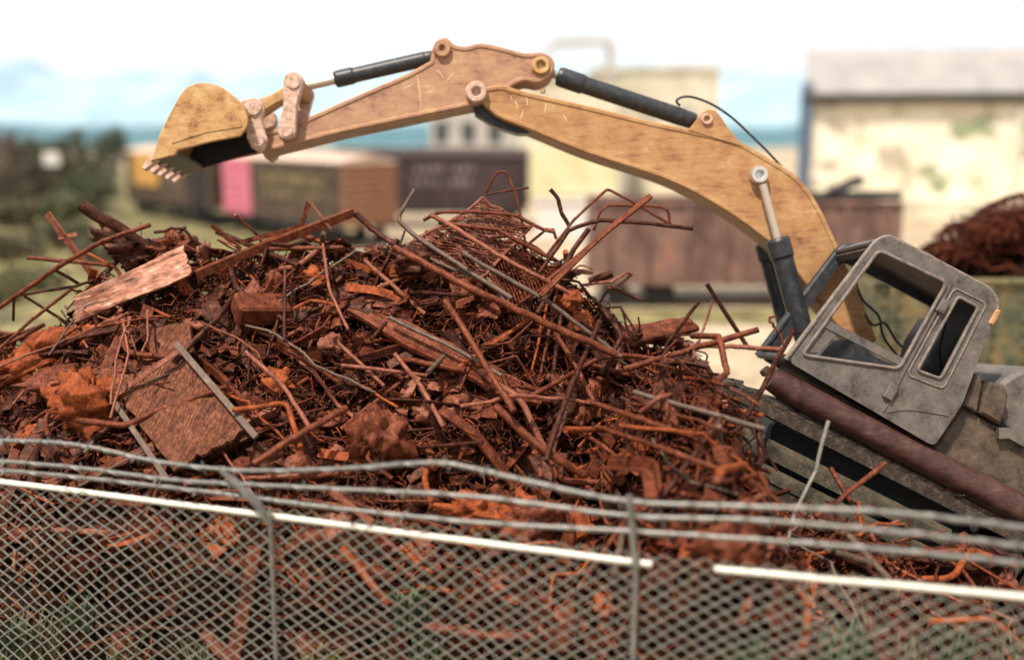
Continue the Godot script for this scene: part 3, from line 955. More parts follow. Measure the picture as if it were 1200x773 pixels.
func board(px: Array, lifts: Array, th: float, called: String, mat: String, label: String, category: String, grid := 8) -> MeshInstance3D:
	# a four-cornered board given by its corners; uneven, with thickness
	var q := []
	for i in 4: q.append(hit(px[i][0], px[i][1], lifts[i]))
	var c: Vector3 = (q[0] + q[1] + q[2] + q[3]) / 4
	var nrm: Vector3 = (q[2] - q[0]).cross(q[3] - q[1]).normalized()
	if nrm.z < 0.0: nrm = -nrm
	# lay the board in its own axes so that its grain runs along it
	var ax: Vector3 = (q[1] - q[0]).normalized()
	if mat == "rusted_board":
		ax = Vector3.UP.cross(nrm).normalized().rotated(nrm, -0.12)
	var ay := nrm.cross(ax).normalized()
	var bs := Basis(ax, ay, nrm)
	var b := MB.new()
	var top := []; var bot := []
	for i in grid + 1:
		var a := []; var d := []
		for j in grid + 1:
			var u := float(i) / grid; var v := float(j) / grid
			var p: Vector3 = q[0].lerp(q[1], u).lerp(q[3].lerp(q[2], u), v)
			if i == 0 or i == grid or j == 0 or j == grid:
				p += (p - c) * (0.1 * fine.get_noise_2d(u * 2.6 + px[0][0], v * 2.6) + 0.03 * fine.get_noise_2d(u * 31.0, v * 31.0))
			p += nrm * 0.035 * bumps.get_noise_2d(u * 2.0 + px[0][0], v * 2.0)
			a.append(bs.inverse() * (p - c)); d.append(bs.inverse() * (p - c - nrm * th))
		top.append(a); bot.append(d)
	for i in grid:
		for j in grid:
			b.quad(top[i][j], top[i + 1][j], top[i + 1][j + 1], top[i][j + 1], Vector3.BACK)
			b.quad(bot[i][j], bot[i + 1][j], bot[i + 1][j + 1], bot[i][j + 1], Vector3.FORWARD)
		b.quad(top[i][0], top[i + 1][0], bot[i + 1][0], bot[i][0], top[i][0] - top[i][1])
		b.quad(top[i][grid], top[i + 1][grid], bot[i + 1][grid], bot[i][grid], top[i][grid] - top[i][grid - 1])
		b.quad(top[0][i], top[0][i + 1], bot[0][i + 1], bot[0][i], top[0][i] - top[1][i])
		b.quad(top[grid][i], top[grid][i + 1], bot[grid][i + 1], bot[grid][i], top[grid][i] - top[grid - 1][i])
	var o := MeshInstance3D.new()
	o.mesh = b.mesh(); o.material_override = M[mat]
	o.transform = Transform3D(bs, c)
	tag(o, called, label, category)
	return o


func chunk(x: float, y: float, lift: float, s: Vector3, turn: float, mat: String, called: String, label: String, rough := 0.55) -> void:
	var b := MB.new()
	b.lump(Transform3D(Basis(Vector3.BACK, turn), Vector3.ZERO), s, bumps, x * 0.31 + y, rough, 26, 18)
	var o := MeshInstance3D.new()
	o.mesh = b.mesh(); o.material_override = M[mat]; o.position = hit(x, y, lift)
	tag(o, called, label, "scrap chunk")


func grating(px: Array, lifts: Array, cells: Vector2i, called: String, label: String, mat: String) -> void:
	# a sheet of expanded metal: zigzag strips between two rims
	var q := []
	for i in 4: q.append(hit(px[i][0], px[i][1], lifts[i]))
	var at := func(u: float, v: float) -> Vector3:
		var p: Vector3 = q[0].lerp(q[1], u).lerp(q[3].lerp(q[2], u), v)
		return p + Vector3(0, 0.06 * bumps.get_noise_2d(u * 3.0 + px[0][0], v * 3.0), 0.05 * bumps.get_noise_2d(v * 3.0, u * 3.0))
	var t := thing(called, label, "grating")
	var mid: Vector3 = (q[0] + q[1] + q[2] + q[3]) / 4
	t.position = mid
	var b := MB.new()
	for j in cells.y:
		for s in [0, 1]:
			var path := []
			for i in cells.x * 2 + 1:
				var u := float(i) / (cells.x * 2)
				var up: bool = (i + s) % 2 == 0
				path.append(at.call(u, (j + (0.03 if up else 0.97)) / cells.y) - mid)
			b.sweep(path, rect(0.024, 0.014), false, [], Vector3(0, 0.5, 0.8))
	part(b, "mesh", M[mat], t)
	for k in 4:
		var bb := MB.new()
		var path := []
		for i in 7:
			var f := i / 6.0
			var uv: Vector2 = [Vector2(f, 0), Vector2(1, f), Vector2(f, 1), Vector2(0, f)][k]
			path.append(at.call(uv.x, uv.y) - mid)
		bb.sweep(path, circle(0.02, 6), true)
		part(bb, "rim", M.bare_steel if k == 3 else M[mat], t)


func make_scrap() -> void:
	# --- boards, plates and lumps one can point to
	board([[86, 347], [216, 287], [222, 322], [85, 378]], [0.75, 0.35, 0.35, 0.75], 0.07, "plank", "flaked_plank", "flaked pale plank lying on the heap below the thick pipe", "plank", 10)
	board([[206, 409], [291, 500], [203, 552], [132, 452]], [0.3, 0.34, 0.5, 0.42], 0.05, "board", "rusted_board", "cracked diamond-shaped brown board standing on its corner above the fence", "board", 22)
	board([[178, 384], [221, 378], [226, 412], [172, 424]], [0.3, 0.28, 0.25, 0.28], 0.05, "board", "rusted_board", "small rusted board with orange top edge above the diamond-shaped board", "board", 6)
	scrap("lath", "lath", "bare_steel", 0.036, [[206, 402, 0.44], [300, 512, 0.44]], "grey lath along the sloping edge of the diamond-shaped board", "lath")
	scrap("lath", "lath", "bare_steel", 0.03, [[133, 470, 0.5], [196, 562, 0.56]], "worn lath slanting down below the diamond-shaped board to the barbed wire", "lath")
	scrap("lath", "lath", "rust_pink", 0.03, [[208, 412, 0.5], [136, 462, 0.52]], "thin rusty lath along the upper side of the diamond-shaped board", "lath")
	chunk(62, 418, 0.1, Vector3(0.52, 0.3, 0.35), 0.25, "rust_orange", "rust_chunk", "big bright orange lump of rust at the left end of the heap", 0.65)
	chunk(100, 472, 0.12, Vector3(0.4, 0.34, 0.3), -0.5, "rust_orange", "rust_chunk", "glowing orange lump just left of the diamond-shaped board", 0.75)
	chunk(75, 446, 0.05, Vector3(0.42, 0.16, 0.25), 0.1, "rust_brown", "rust_chunk", "flat brown lump between the two orange lumps")
	chunk(445, 512, 0.25, Vector3(0.3, 0.3, 0.26), 0.4, "rust_brown", "rust_chunk", "soft knobbly brown lump above the kinked barbed wire", 0.7)
	chunk(150, 292, 0.25, Vector3(0.34, 0.16, 0.2), -0.45, "rust_dark", "rust_chunk", "dark clotted lump round the thick pipe above the flaked plank", 1.0)
	chunk(202, 290, 0.12, Vector3(0.26, 0.16, 0.2), 0.2, "rust_brown", "rust_chunk", "brown lump at the top corner of the flaked plank", 1.0)
	chunk(484, 306, 0.25, Vector3(0.2, 0.15, 0.16), 0.0, "rust_dark", "rust_chunk", "dark round lump left of the woven grating", 1.0)
	chunk(688, 556, 0.35, Vector3(0.12, 0.12, 0.12), 0.0, "rust_orange", "rust_chunk", "small orange knob at the end of a thick beam above the wires", 0.4)
	chunk(668, 352, 0.3, Vector3(0.13, 0.1, 0.08), 0.3, "rust_orange", "rust_chunk", "orange flake hanging under the crossing bars at the heap's right shoulder", 0.7)
	chunk(620, 610, 0.2, Vector3(0.34, 0.2, 0.2), 0.2, "rust_brown", "rust_chunk", "reddish lump seen between the strands of barbed wire in the middle", 0.9)
	chunk(560, 600, 0.15, Vector3(0.3, 0.16, 0.2), -0.2, "rust_orange", "rust_chunk", "orange lump behind the middle strand of barbed wire", 0.9)
	chunk(1120, 655, 0.2, Vector3(0.42, 0.12, 0.2), 0.05, "rust_dark", "rust_chunk", "dark hollow-looking lump behind the right end of the white rail", 0.7)
	chunk(850, 640, 0.2, Vector3(0.3, 0.2, 0.2), 0.1, "rust_brown", "rust_chunk", "reddish lump behind the wires under the raised track", 0.8)
	# a squared block end and an angle of plate
	var b := MB.new()
	b.box(Transform3D(), Vector3(0.62, 0.26, 0.34), 0.03)
	var blk := MeshInstance3D.new(); blk.mesh = b.mesh(); blk.material_override = M.rust_brown
	blk.transform = Transform3D(Basis.from_euler(Vector3(0.5, 0.5, -0.12)), hit(306, 362, 0.2))
	tag(blk, "steel_block", "squared rusty block with a light top edge in the upper heap", "block")
	board([[270, 340], [420, 330], [436, 372], [290, 378]], [0.1, 0.05, 0.15, 0.2], 0.04, "plate", "rust_dark", "dark brown plate behind the squared rusty block", "plate", 6)
	board([[402, 362], [470, 372], [660, 470], [600, 470]], [0.16, 0.14, 0.2, 0.2], 0.05, "plate", "rust_brown", "long torn plate sloping down to the right through the middle of the heap", "plate", 10)
	board([[728, 384], [806, 370], [820, 384], [742, 402]], [0.1, 0.05, 0.1, 0.15], 0.06, "plate", "rust_brown", "lumpy rusted plate ending above the dark hollow at the heap's right edge", "plate", 8)
	board([[560, 250], [612, 262], [600, 276], [520, 282]], [0.1, 0.05, 0.15, 0.15], 0.02, "plate", "bare_steel", "grey steel plate edge under the woven grating on top of the heap", "plate", 5)
	# --- gratings
	grating([[476, 288], [566, 234], [622, 268], [560, 330]], [0.3, 0.05, 0.1, 0.35], Vector2i(11, 7), "grating", "woven rusty grating on the very top of the heap", "rust_pink")
	grating([[548, 296], [610, 280], [668, 316], [598, 362]], [0.3, 0.15, 0.2, 0.42], Vector2i(10, 7), "grating", "lower woven grating sagging under the crossing rods", "rust_brown")
	# --- pipes, rods and bars, from the left
	scrap("pipe", "pipe", "rust_dark", 0.085, [[96, 241, 0.3], [172, 290, 0.2]], "thick dark pipe with a pale broken end rising at the left", "pipe")
	scrap("flat_bar", "bar", "rust_pink", 0.045, [[55, 250, 0.0], [108, 322, 0.1]], "pinkish flat bar sticking up beyond the thick pipe at far left", "bar")
	scrap("spur", "bar", "rust_pink", 0.025, [[68, 279, 0.03], [90, 274, 0.06]], "small torn spur on the pinkish upright flat bar", "spur")
	scrap("rod", "rod", "rust_brown", 0.033, [[32, 302, 0.2], [132, 311, 0.35]], "short level rod with a cut end poking out left over the grass", "rod")
	scrap("rod", "rod", "rust_brown", 0.036, [[-10, 366, 0.5], [64, 315, 0.55], [118, 283, 0.5], [176, 263, 0.4]], "long rod sloping up from the left edge past the thick pipe", "rod")
	scrap("rod", "wire", "rust_dark", 0.026, [[64, 316, 0.5], [94, 334, 0.4]], "short dark rod branching down from the long sloping rod", "rod")
	scrap("rod", "rod", "rust_dark", 0.024, [[20, 346, 0.4], [90, 335, 0.45], [128, 322, 0.4]], "thin level rod under the long sloping rod at far left", "rod")
	scrap("rod", "rod", "rust_brown", 0.026, [[0, 408, 0.5], [40, 372, 0.5], [84, 338, 0.45]], "thin rod rising to the left corner of the flaked plank", "rod")
	scrap("rod", "wire", "rust_dark", 0.022, [[16, 348, 0.4], [15, 376, 0.4]], "short upright rod hanging from the long sloping rod", "rod")
	scrap("rod", "rod", "rust_dark", 0.022, [[28, 347, 0.45], [52, 362, 0.45], [78, 378, 0.4]], "thin dark rod crossing behind the thin rising rod at far left", "rod")
	scrap("wire", "wire", "rust_pink", 0.02, [[-8, 432, 0.6], [60, 406, 0.62], [150, 366, 0.5]], "thin pale wire sweeping over the big orange lump", "wire")
	scrap("rod", "rod", "rust_brown", 0.03, [[-6, 410, 0.3], [30, 392, 0.35], [52, 380, 0.3]], "blunt rod end beside the big orange lump", "rod")
	scrap("wire", "wire", "rust_dark", 0.024, [[180, 272, 0.2], [198, 268, 0.25], [214, 268, 0.2], [226, 280, 0.2], [246, 291, 0.2]], "hooked wire looping over the top corner of the flaked plank", "wire")
	scrap("flat_bar", "bar", "rust_brown", 0.028, [[248, 264, 0.15], [282, 292, 0.2]], "short flat bar leaning left at the heap's upper edge", "bar")
	scrap("angle_iron", "angle", "rust_brown", 0.05, [[228, 320, 0.35], [300, 290, 0.3], [414, 246, 0.15]], "long angle iron with orange stains sloping up right to the skyline", "angle iron")
	scrap("flat_bar", "bar", "rust_brown", 0.03, [[282, 284, 0.15], [352, 266, 0.12], [362, 236, 0.1]], "bent flat bar peaking above the long angle iron", "bar")
	scrap("flat_bar", "bar", "rust_pink", 0.028, [[362, 236, 0.1], [388, 268, 0.2]], "short bar forming a peak above the long angle iron", "bar")
	scrap("rod", "rod", "rust_brown", 0.036, [[296, 292, 0.25], [402, 290, 0.25]], "level rod with a bright edge just under the skyline at left", "rod")
	scrap("rod", "rod", "rust_dark", 0.026, [[334, 314, 0.5], [333, 400, 0.55]], "thin upright rod in front of the squared rusty block", "rod")
	scrap("rod", "rod", "rust_pink", 0.022, [[378, 286, 0.5], [386, 340, 0.55], [408, 386, 0.55]], "thin pale rod running down right of the upright rod", "rod")
	scrap("pipe", "pipe", "rust_dark", 0.048, [[416, 250, 0.15], [438, 270, 0.2], [470, 292, 0.2]], "dark pipe with a rounded end on the skyline left of the grating", "pipe")
	scrap("rod", "rod", "bare_steel", 0.036, [[486, 222, 0.1], [465, 257, 0.2], [486, 276, 0.35], [600, 350, 0.7]], "grey rod with a kink, its end standing up against the dark freight car", "rod")
	scrap("rod", "rod", "rust_brown", 0.02, [[572, 228, 0.05], [569, 226, 0.05], [582, 202, 0.1], [592, 200, 0.1], [604, 226, 0.15], [612, 262, 0.2], [617, 292, 0.2]], "thin rod bent into a tall hairpin on top of the heap", "rod")
	scrap("rod", "rod", "rust_dark", 0.018, [[569, 228, 0.08], [620, 220, 0.12]], "thin level rod crossing the tall hairpin", "rod")
	scrap("rod", "rod", "rust_brown", 0.028, [[496, 258, 0.3], [512, 249, 0.3], [560, 248, 0.25], [604, 252, 0.2], [634, 268, 0.25], [650, 272, 0.3]], "long rod arching over the top grating", "rod")
	scrap("rod", "rod", "rust_pink", 0.034, [[504, 252, 0.4], [530, 265, 0.5], [590, 302, 0.6], [668, 344, 0.7]], "orange-brown rod running down right across the gratings", "rod")
	scrap("rod", "rod", "rust_brown", 0.034, [[524, 262, 0.4], [580, 268, 0.45], [640, 300, 0.5]], "brown rod crossing the top grating towards the right shoulder", "rod")
	scrap("wire", "wire", "rust_brown", 0.022, [[612, 292, 0.2], [640, 268, 0.2], [648, 268, 0.2], [652, 280, 0.2]], "short hooked wire at the right corner of the top grating", "wire")
	scrap("rod", "rod", "rust_dark", 0.032, [[645, 222, 0.1], [654, 232, 0.1], [658, 250, 0.15], [668, 266, 0.15]], "knotted dark rod end standing up against the pale yard", "rod")
	scrap("rod", "rod", "rust_brown", 0.022, [[640, 300, 0.3], [672, 258, 0.2], [712, 221, 0.1], [748, 240, 0.1], [784, 262, 0.1]], "thin rod bent to a wide peak in front of the rusty gondola", "rod")
	scrap("rod", "rod", "rust_brown", 0.022, [[696, 270, 0.2], [704, 246, 0.15], [716, 240, 0.1], [776, 242, 0.1], [784, 248, 0.1], [785, 264, 0.1]], "thin rod bent square above the heap's right shoulder", "rod")
	scrap("rod", "rod", "rust_dark", 0.032, [[632, 320, 0.4], [668, 268, 0.3], [700, 258, 0.25], [740, 260, 0.25], [812, 268, 0.2]], "dark rod bending level with its tip against the rusty gondola", "rod")
	scrap("beam", "angle", "rust_brown", 0.04, [[632, 346, 0.9], [700, 278, 0.95], [762, 228, 0.9]], "blurred pinkish bar slanting up right in front of the others", "bar")
	scrap("beam", "pipe", "rust_brown", 0.05, [[462, 290, 0.9], [560, 342, 1.0], [724, 416, 1.1]], "thick blurred pipe running down right across the middle of the heap", "pipe")
	scrap("rod", "rod", "bare_steel", 0.032, [[542, 296, 0.7], [640, 352, 0.8], [728, 418, 0.9]], "pale grey rod beside the thick blurred pipe", "rod")
	scrap("rod", "rod", "rust_dark", 0.04, [[630, 368, 0.4], [668, 300, 0.5], [690, 268, 0.4]], "dark bar standing steeply under the crossing rods", "rod")
	scrap("rod", "rod", "rust_brown", 0.04, [[640, 330, 0.5], [690, 290, 0.5]], "stubby rod crossing the steep dark bar", "rod")
	scrap("pipe", "pipe", "rust_dark", 0.06, [[690, 330, 0.15], [718, 320, 0.2]], "short hollow pipe end at the heap's right shoulder", "pipe")
	scrap("wire", "wire", "rust_pink", 0.022, [[680, 334, 0.3], [716, 330, 0.3], [740, 318, 0.25], [738, 324, 0.25], [722, 336, 0.25]], "pale wire bent to a narrow loop at the heap's right shoulder", "wire")
	scrap("rod", "rod", "rust_dark", 0.03, [[716, 336, 0.2], [752, 352, 0.2]], "short dark rod pointing down right below the narrow wire loop", "rod")
	scrap("rod", "rod", "rust_brown", 0.045, [[522, 352, 0.8], [560, 412, 0.8], [602, 482, 0.8]], "thick dark rod leaning steeply in the middle of the heap", "rod")
	scrap("rod", "rod", "rust_dark", 0.038, [[702, 376, 0.9], [660, 476, 0.8], [640, 540, 0.75]], "nearly upright dark rod below the thick blurred pipe", "rod")
	scrap("rod", "rod", "rust_brown", 0.034, [[650, 390, 0.6], [676, 430, 0.6], [700, 480, 0.6]], "dark rod leaning right under the pale grey rod", "rod")
	scrap("rod", "rod", "rust_brown", 0.034, [[620, 466, 0.5], [700, 420, 0.5], [732, 416, 0.45], [800, 424, 0.35], [838, 446, 0.35], [842, 470, 0.3]], "long bent rod arching right to the raised track", "rod")
	scrap("rod", "rod", "rust_pink", 0.034, [[752, 482, 0.6], [772, 466, 0.6], [845, 450, 0.5], [852, 468, 0.5], [864, 512, 0.5]], "rod bent like a bracket in front of the raised track", "rod")
	scrap("rod", "rod", "rust_brown", 0.034, [[690, 470, 0.7], [760, 494, 0.65], [860, 528, 0.6], [920, 580, 0.55]], "long rod running down right towards the track frame", "rod")
	scrap("rod", "rod", "rust_brown", 0.03, [[700, 500, 0.8], [790, 530, 0.7], [850, 552, 0.6]], "rod running parallel below the longer rod near the track", "rod")
	scrap("rod", "rod", "rust_dark", 0.036, [[931, 384, 0, 1.75], [880, 480, 0, 1.85], [824, 578, 0, 2.1]], "long dark rod leaning in front of the track and cab nose", "rod")
	scrap("rod", "rod", "rust_dark", 0.036, [[829, 333, 0.1], [876, 406, 0.15]], "dark rod standing up between the heap and the cab", "rod")
	scrap("rod", "rod", "rust_pink", 0.038, [[796, 404, 0.25], [860, 406, 0.3], [918, 410, 0.4]], "scaly level rod reaching from the heap to the cab nose", "rod")
	scrap("wire", "wire", "rust_pink", 0.022, [[918, 404, 0.45], [912, 388, 0.45], [904, 378, 0.45], [900, 372, 0.45], [908, 370, 0.45]], "little curled wire at the cab nose", "wire")
	scrap("wire", "wire", "rust_pink", 0.02, [[836, 352, 0.2], [826, 380, 0.25], [812, 420, 0.3]], "thin pale wire standing left of the dark upright rod", "wire")
	scrap("bolt", "rod", "rust_orange", 0.05, [[842, 552, 0.9], [872, 545, 0.95]], "stubby bright orange bolt in front of the track frame", "bolt")
	scrap("angle_iron", "angle", "rust_brown", 0.06, [[712, 546, 0.6], [766, 548, 0.6], [770, 584, 0.6]], "brown strap bent at a right angle above the wires near the far post", "strap")
	scrap("wire", "wire", "fence_steel", 0.022, [[970, 492, 0, 2.3], [958, 548, 0, 2.35], [934, 596, 0, 2.4], [921, 648, 0, 2.5]], "pale dry stalk standing in front of the track", "stalk")
	scrap("rod", "rod", "rust_brown", 0.036, [[1038, 543, 0, 1.7], [956, 606, 0, 2.1]], "brown stick leaning across the track frame beside the pale stalk", "rod")
	scrap("wire", "wire", "rust_orange", 0.026, [[1006, 586, 0, 1.9], [1010, 622, 0, 2.0]], "small orange wire end below the brown leaning stick", "wire")
	scrap("rod", "rod", "rust_brown", 0.045, [[296, 544, 0.6], [350, 510, 0.65], [406, 478, 0.6]], "orange-brown bar leaning up right just above the barbed wire", "rod")
	scrap("rod", "rod", "rust_orange", 0.034, [[272, 480, 0.5], [336, 472, 0.55], [352, 524, 0.6]], "orange rod bent down in front of the leaning bar", "rod")
	scrap("rod", "rod", "rust_pink", 0.03, [[288, 412, 0.5], [332, 452, 0.55], [362, 500, 0.55]], "thin pale rod leaning right towards the bent orange rod", "rod")
	scrap("wire", "wire", "bare_steel", 0.02, [[288, 382, 0.4], [320, 390, 0.4], [352, 410, 0.4], [372, 430, 0.4], [440, 460, 0.4]], "long grey wire curving down right through the left heap", "wire")
	scrap("rod", "rod", "rust_pink", 0.026, [[396, 402, 0.4], [450, 452, 0.45]], "short pale rod in the dark hollow left of the middle", "rod")
	scrap("rod", "rod", "rust_pink", 0.026, [[400, 428, 0.45], [470, 436, 0.45], [500, 440, 0.4]], "nearly level pale rod crossing the short pale rod", "rod")
	scrap("rod", "rod", "bare_steel", 0.03, [[456, 372, 0.4], [540, 412, 0.45], [588, 440, 0.4]], "blue-grey rod sloping down beside the long torn plate", "rod")
	scrap("rod", "rod", "rust_pink", 0.032, [[462, 414, 0.6], [492, 450, 0.6], [520, 500, 0.6]], "pinkish rod leaning in the dark middle hollow", "rod")
	scrap("wire", "wire", "rust_pink", 0.028, [[540, 476, 0.6], [600, 464, 0.65], [680, 470, 0.65], [720, 480, 0.6]], "long thin level wire across the lower middle of the heap", "wire")
	scrap("rod", "pipe", "rust_brown", 0.055, [[580, 476, 0.6], [640, 530, 0.7], [684, 556, 0.7]], "thick rod ending in an orange knob above the wires", "rod")
	scrap("wire", "wire", "rust_pink", 0.018, [[128, 474, 0.6], [136, 420, 0.65], [146, 384, 0.65], [152, 372, 0.6]], "thin twisted wire standing left of the diamond-shaped board", "wire")
	scrap("wire", "wire", "rust_pink", 0.018, [[130, 490, 0.62], [144, 440, 0.66], [150, 412, 0.66], [144, 378, 0.62]], "second thin twisted wire beside the diamond-shaped board", "wire")
	scrap("wire", "wire", "rust_pink", 0.018, [[172, 364, 0.5], [172, 398, 0.55], [166, 412, 0.55]], "short dangling wire above the small rusted board", "wire")
	scrap("beam", "bar", "rust_brown", 0.06, [[300, 640, 0.25], [282, 730, 0.3], [268, 790, 0.35]], "broad rusty strap hanging down behind the fence left of the first post", "strap")
	scrap("rod", "bar", "rust_pink", 0.045, [[388, 576, 0.5], [436, 612, 0.5]], "pinkish strap behind the wires right of the first post", "strap")
	scrap("rod", "rod", "rust_orange", 0.05, [[400, 640, 0.3], [440, 690, 0.3], [456, 708, 0.3]], "orange bar end behind the mesh right of the first post", "bar")


func scatter() -> void:
	# small lots of look-alike pieces; the heap shows hundreds that nothing tells apart
	var mats := ["rust_brown", "rust_brown", "rust_dark", "rust_pink", "rust_brown", "rust_orange", "rust_dark", "rust_dark"]
	var rods := []; var bars := []; var sheets := []; var lumps := []
	for i in 26:
		var l := rng.randf_range(0.45, 1.6)
		var r: float = [0.013, 0.017, 0.021, 0.027, 0.035][i % 5]
		var pts := [Vector3(-l / 2, 0, 0)]
		var bends := rng.randi_range(0, 2)
		for k in bends:
			pts.append(Vector3(lerpf(-l / 2, l / 2, (k + 1.0) / (bends + 1)) + rng.randf_range(-0.1, 0.1), rng.randf_range(-0.16, 0.22), rng.randf_range(-0.2, 0.2)))
		pts.append(Vector3(l / 2, rng.randf_range(-0.06, 0.06), rng.randf_range(-0.08, 0.08)))
		rods.append(bar_mesh("wire" if r < 0.02 else "rod", pts, r, i * 3.7).mesh())
	for i in 14:
		var l := rng.randf_range(0.4, 1.3)
		var r := rng.randf_range(0.028, 0.055)
		var pts := [Vector3(-l / 2, 0, 0), Vector3(rng.randf_range(-0.1, 0.1), rng.randf_range(-0.07, 0.1), 0), Vector3(l / 2, 0, rng.randf_range(-0.1, 0.1))]
		bars.append(bar_mesh("bar" if i % 3 else "angle", pts, r, i * 2.9).mesh())
	for i in 10:
		var b := MB.new()
		b.sheet(Transform3D(), rng.randf_range(0.3, 0.75), rng.randf_range(0.2, 0.45), 0.016, rng.randf_range(-0.5, 0.7), 0.14, bumps, i * 9.0, 9, 7, 0.13)
		sheets.append(b.mesh())
	for i in 8:
		var b := MB.new()
		b.lump(Transform3D(), Vector3(rng.randf_range(0.1, 0.2), rng.randf_range(0.07, 0.14), rng.randf_range(0.08, 0.16)), bumps, i * 13.0, 0.9, 16, 11)
		lumps.append(b.mesh())
	var lots := [
		[rods, 285, "scrap_rod", "loose rod", "rod", "loose rods tangled in the heap", 0.1],
		[bars, 130, "scrap_strip", "loose flat metal strip", "strip", "loose flat strips in the heap", 0.05],
		[sheets, 90, "scrap_sheet", "loose crumpled bit of sheet", "sheet metal", "crumpled sheet pieces in the heap", 0.03],
		[lumps, 90, "scrap_lump", "loose knobbly rust lump", "lump", "rust lumps in the heap", 0.0],
	]
	for lot in lots:
		for i in lot[1]:
			var o := MeshInstance3D.new()
			o.mesh = lot[0][i % lot[0].size()]
			o.material_override = M[mats[rng.randi() % mats.size()] if lot[0] != rods or rng.randf() > 0.08 else "bare_steel"]
			o.transform = on_heap(lot[6], 0.55 if lot[0] == rods else 0.4)
			var tone: String = {"rust_brown": "brown", "rust_dark": "dark brown", "rust_pink": "pinkish", "rust_orange": "orange", "bare_steel": "grey"}[o.material_override.resource_name]
			tag(o, lot[2], tone + " " + lot[3] + " " + zone(o.position), lot[4], lot[5])
	# crumbs, wires and splinters beyond counting
	var kinds := [["scrap_splinters", 5200, rods.slice(0, 10), 0.55, "fine broken rods and splinters filling the scrap heap"], ["scrap_wires", 3600, [], 0.8, "fine tangled wire filling the gaps of the scrap heap"], ["scrap_flakes", 2200, sheets.slice(0, 3), 0.4, "small rust flakes scattered over the scrap heap"], ["rust_crumbs", 1500, lumps.slice(0, 3), 0.32, "rust crumbs strewn over the scrap heap"]]
	for k in kinds:
		var b := MB.new()
		var meshes: Array = k[2]
		if k[0] == "scrap_splinters":
			meshes = []
			for i in 5:
				b = MB.new()
				var l := rng.randf_range(0.5, 1.1)
				b.sweep([Vector3(-l / 2, 0, 0), Vector3(rng.randf_range(-0.15, 0.15), rng.randf_range(-0.06, 0.12), rng.randf_range(-0.1, 0.1)), Vector3(l / 2, 0, 0)], circle(0.022, 5), true)
				meshes.append(b.mesh())
		if k[0] == "scrap_wires":
			meshes = []
			for i in 5:
				b = MB.new()
				var pts := []
				for s in 6: pts.append(Vector3(s * 0.13 - 0.32, rng.randf_range(-0.14, 0.16), rng.randf_range(-0.14, 0.14)))
				b.sweep(curved(pts, 3), circle(0.011, 4), true)
				meshes.append(b.mesh())
		for i in meshes.size():
			var mm := MultiMesh.new()
			mm.transform_format = MultiMesh.TRANSFORM_3D
			mm.use_colors = true
			mm.mesh = meshes[i]
			mm.instance_count = k[1] / meshes.size()
			for j in mm.instance_count:
				var t := on_heap(0.02, 0.5)
				t.origin.y -= rng.randf_range(0.0, 0.3) if k[0] != "rust_crumbs" else 0.24
				var s: float = k[3] * rng.randf_range(0.5, 1.3)
				t.basis = t.basis.scaled_local(Vector3(s, s, s))
				mm.set_instance_transform(j, t)
				var g := rng.randf_range(0.45, 1.25)
				mm.set_instance_color(j, Color(g * rng.randf_range(0.9, 1.15), g * rng.randf_range(0.85, 1.1), g * rng.randf_range(0.8, 1.1)))
			var o := MultiMeshInstance3D.new()
			o.multimesh = mm
			o.material_override = M.rust_orange if i == 1 and meshes.size() == 5 else M.rust_brown if i < 2 else M.rust_dark
			tag(o, k[0], k[4], "scrap", "", "stuff")


func zone(p: Vector3) -> String:
	if p.x > 2.2: return "in the scrap beside the raised track" if p.y > 1.3 else "low down under the raised track"
	var across := "left end" if p.x < -3.6 else "left half" if p.x < -1.2 else "middle" if p.x < 0.8 else "right shoulder"
	var height := "on top of" if p.y > 3.0 else "halfway up" if p.y > 2.0 else "low in" if p.y > 1.1 else "at the foot of"
	return height + " the heap's " + across


func on_heap(lift: float, wild: float) -> Transform3D:
	var x: float; var z: float
	for tries in 40:
		if rng.randf() < 0.8:
			x = rng.randf_range(-6.6, 2.9); z = rng.randf_range(-0.75, 3.6)
		else:
			x = rng.randf_range(2.2, 5.2); z = rng.randf_range(1.75, 4.4)
		var hh := heap(x, z)
		if hh < 0.95 and rng.randf() < (0.75 if x < -1.5 else 0.5): continue
		if hh > 0.05 and z < 3.79 + x * 0.277 - 0.3: break
	var y := heap(x, z)
	var nrm := Vector3(heap(x - 0.15, z) - heap(x + 0.15, z), 0.3, heap(x, z - 0.15) - heap(x, z + 0.15)).normalized()
	nrm = (nrm + Vector3(rng.randf_range(-1, 1), rng.randf_range(-1, 1), rng.randf_range(-1, 1)) * wild * (0.4 if z < 0.0 else 1.0)).normalized()
	var a := Vector3(1, 0, 0).rotated(Vector3.UP, rng.randf() * TAU)
	var bx := (a - nrm * a.dot(nrm)).normalized()
	return Transform3D(Basis(bx, nrm, bx.cross(nrm)), Vector3(x, y + lift * rng.randf_range(0.3, 1.6), z))


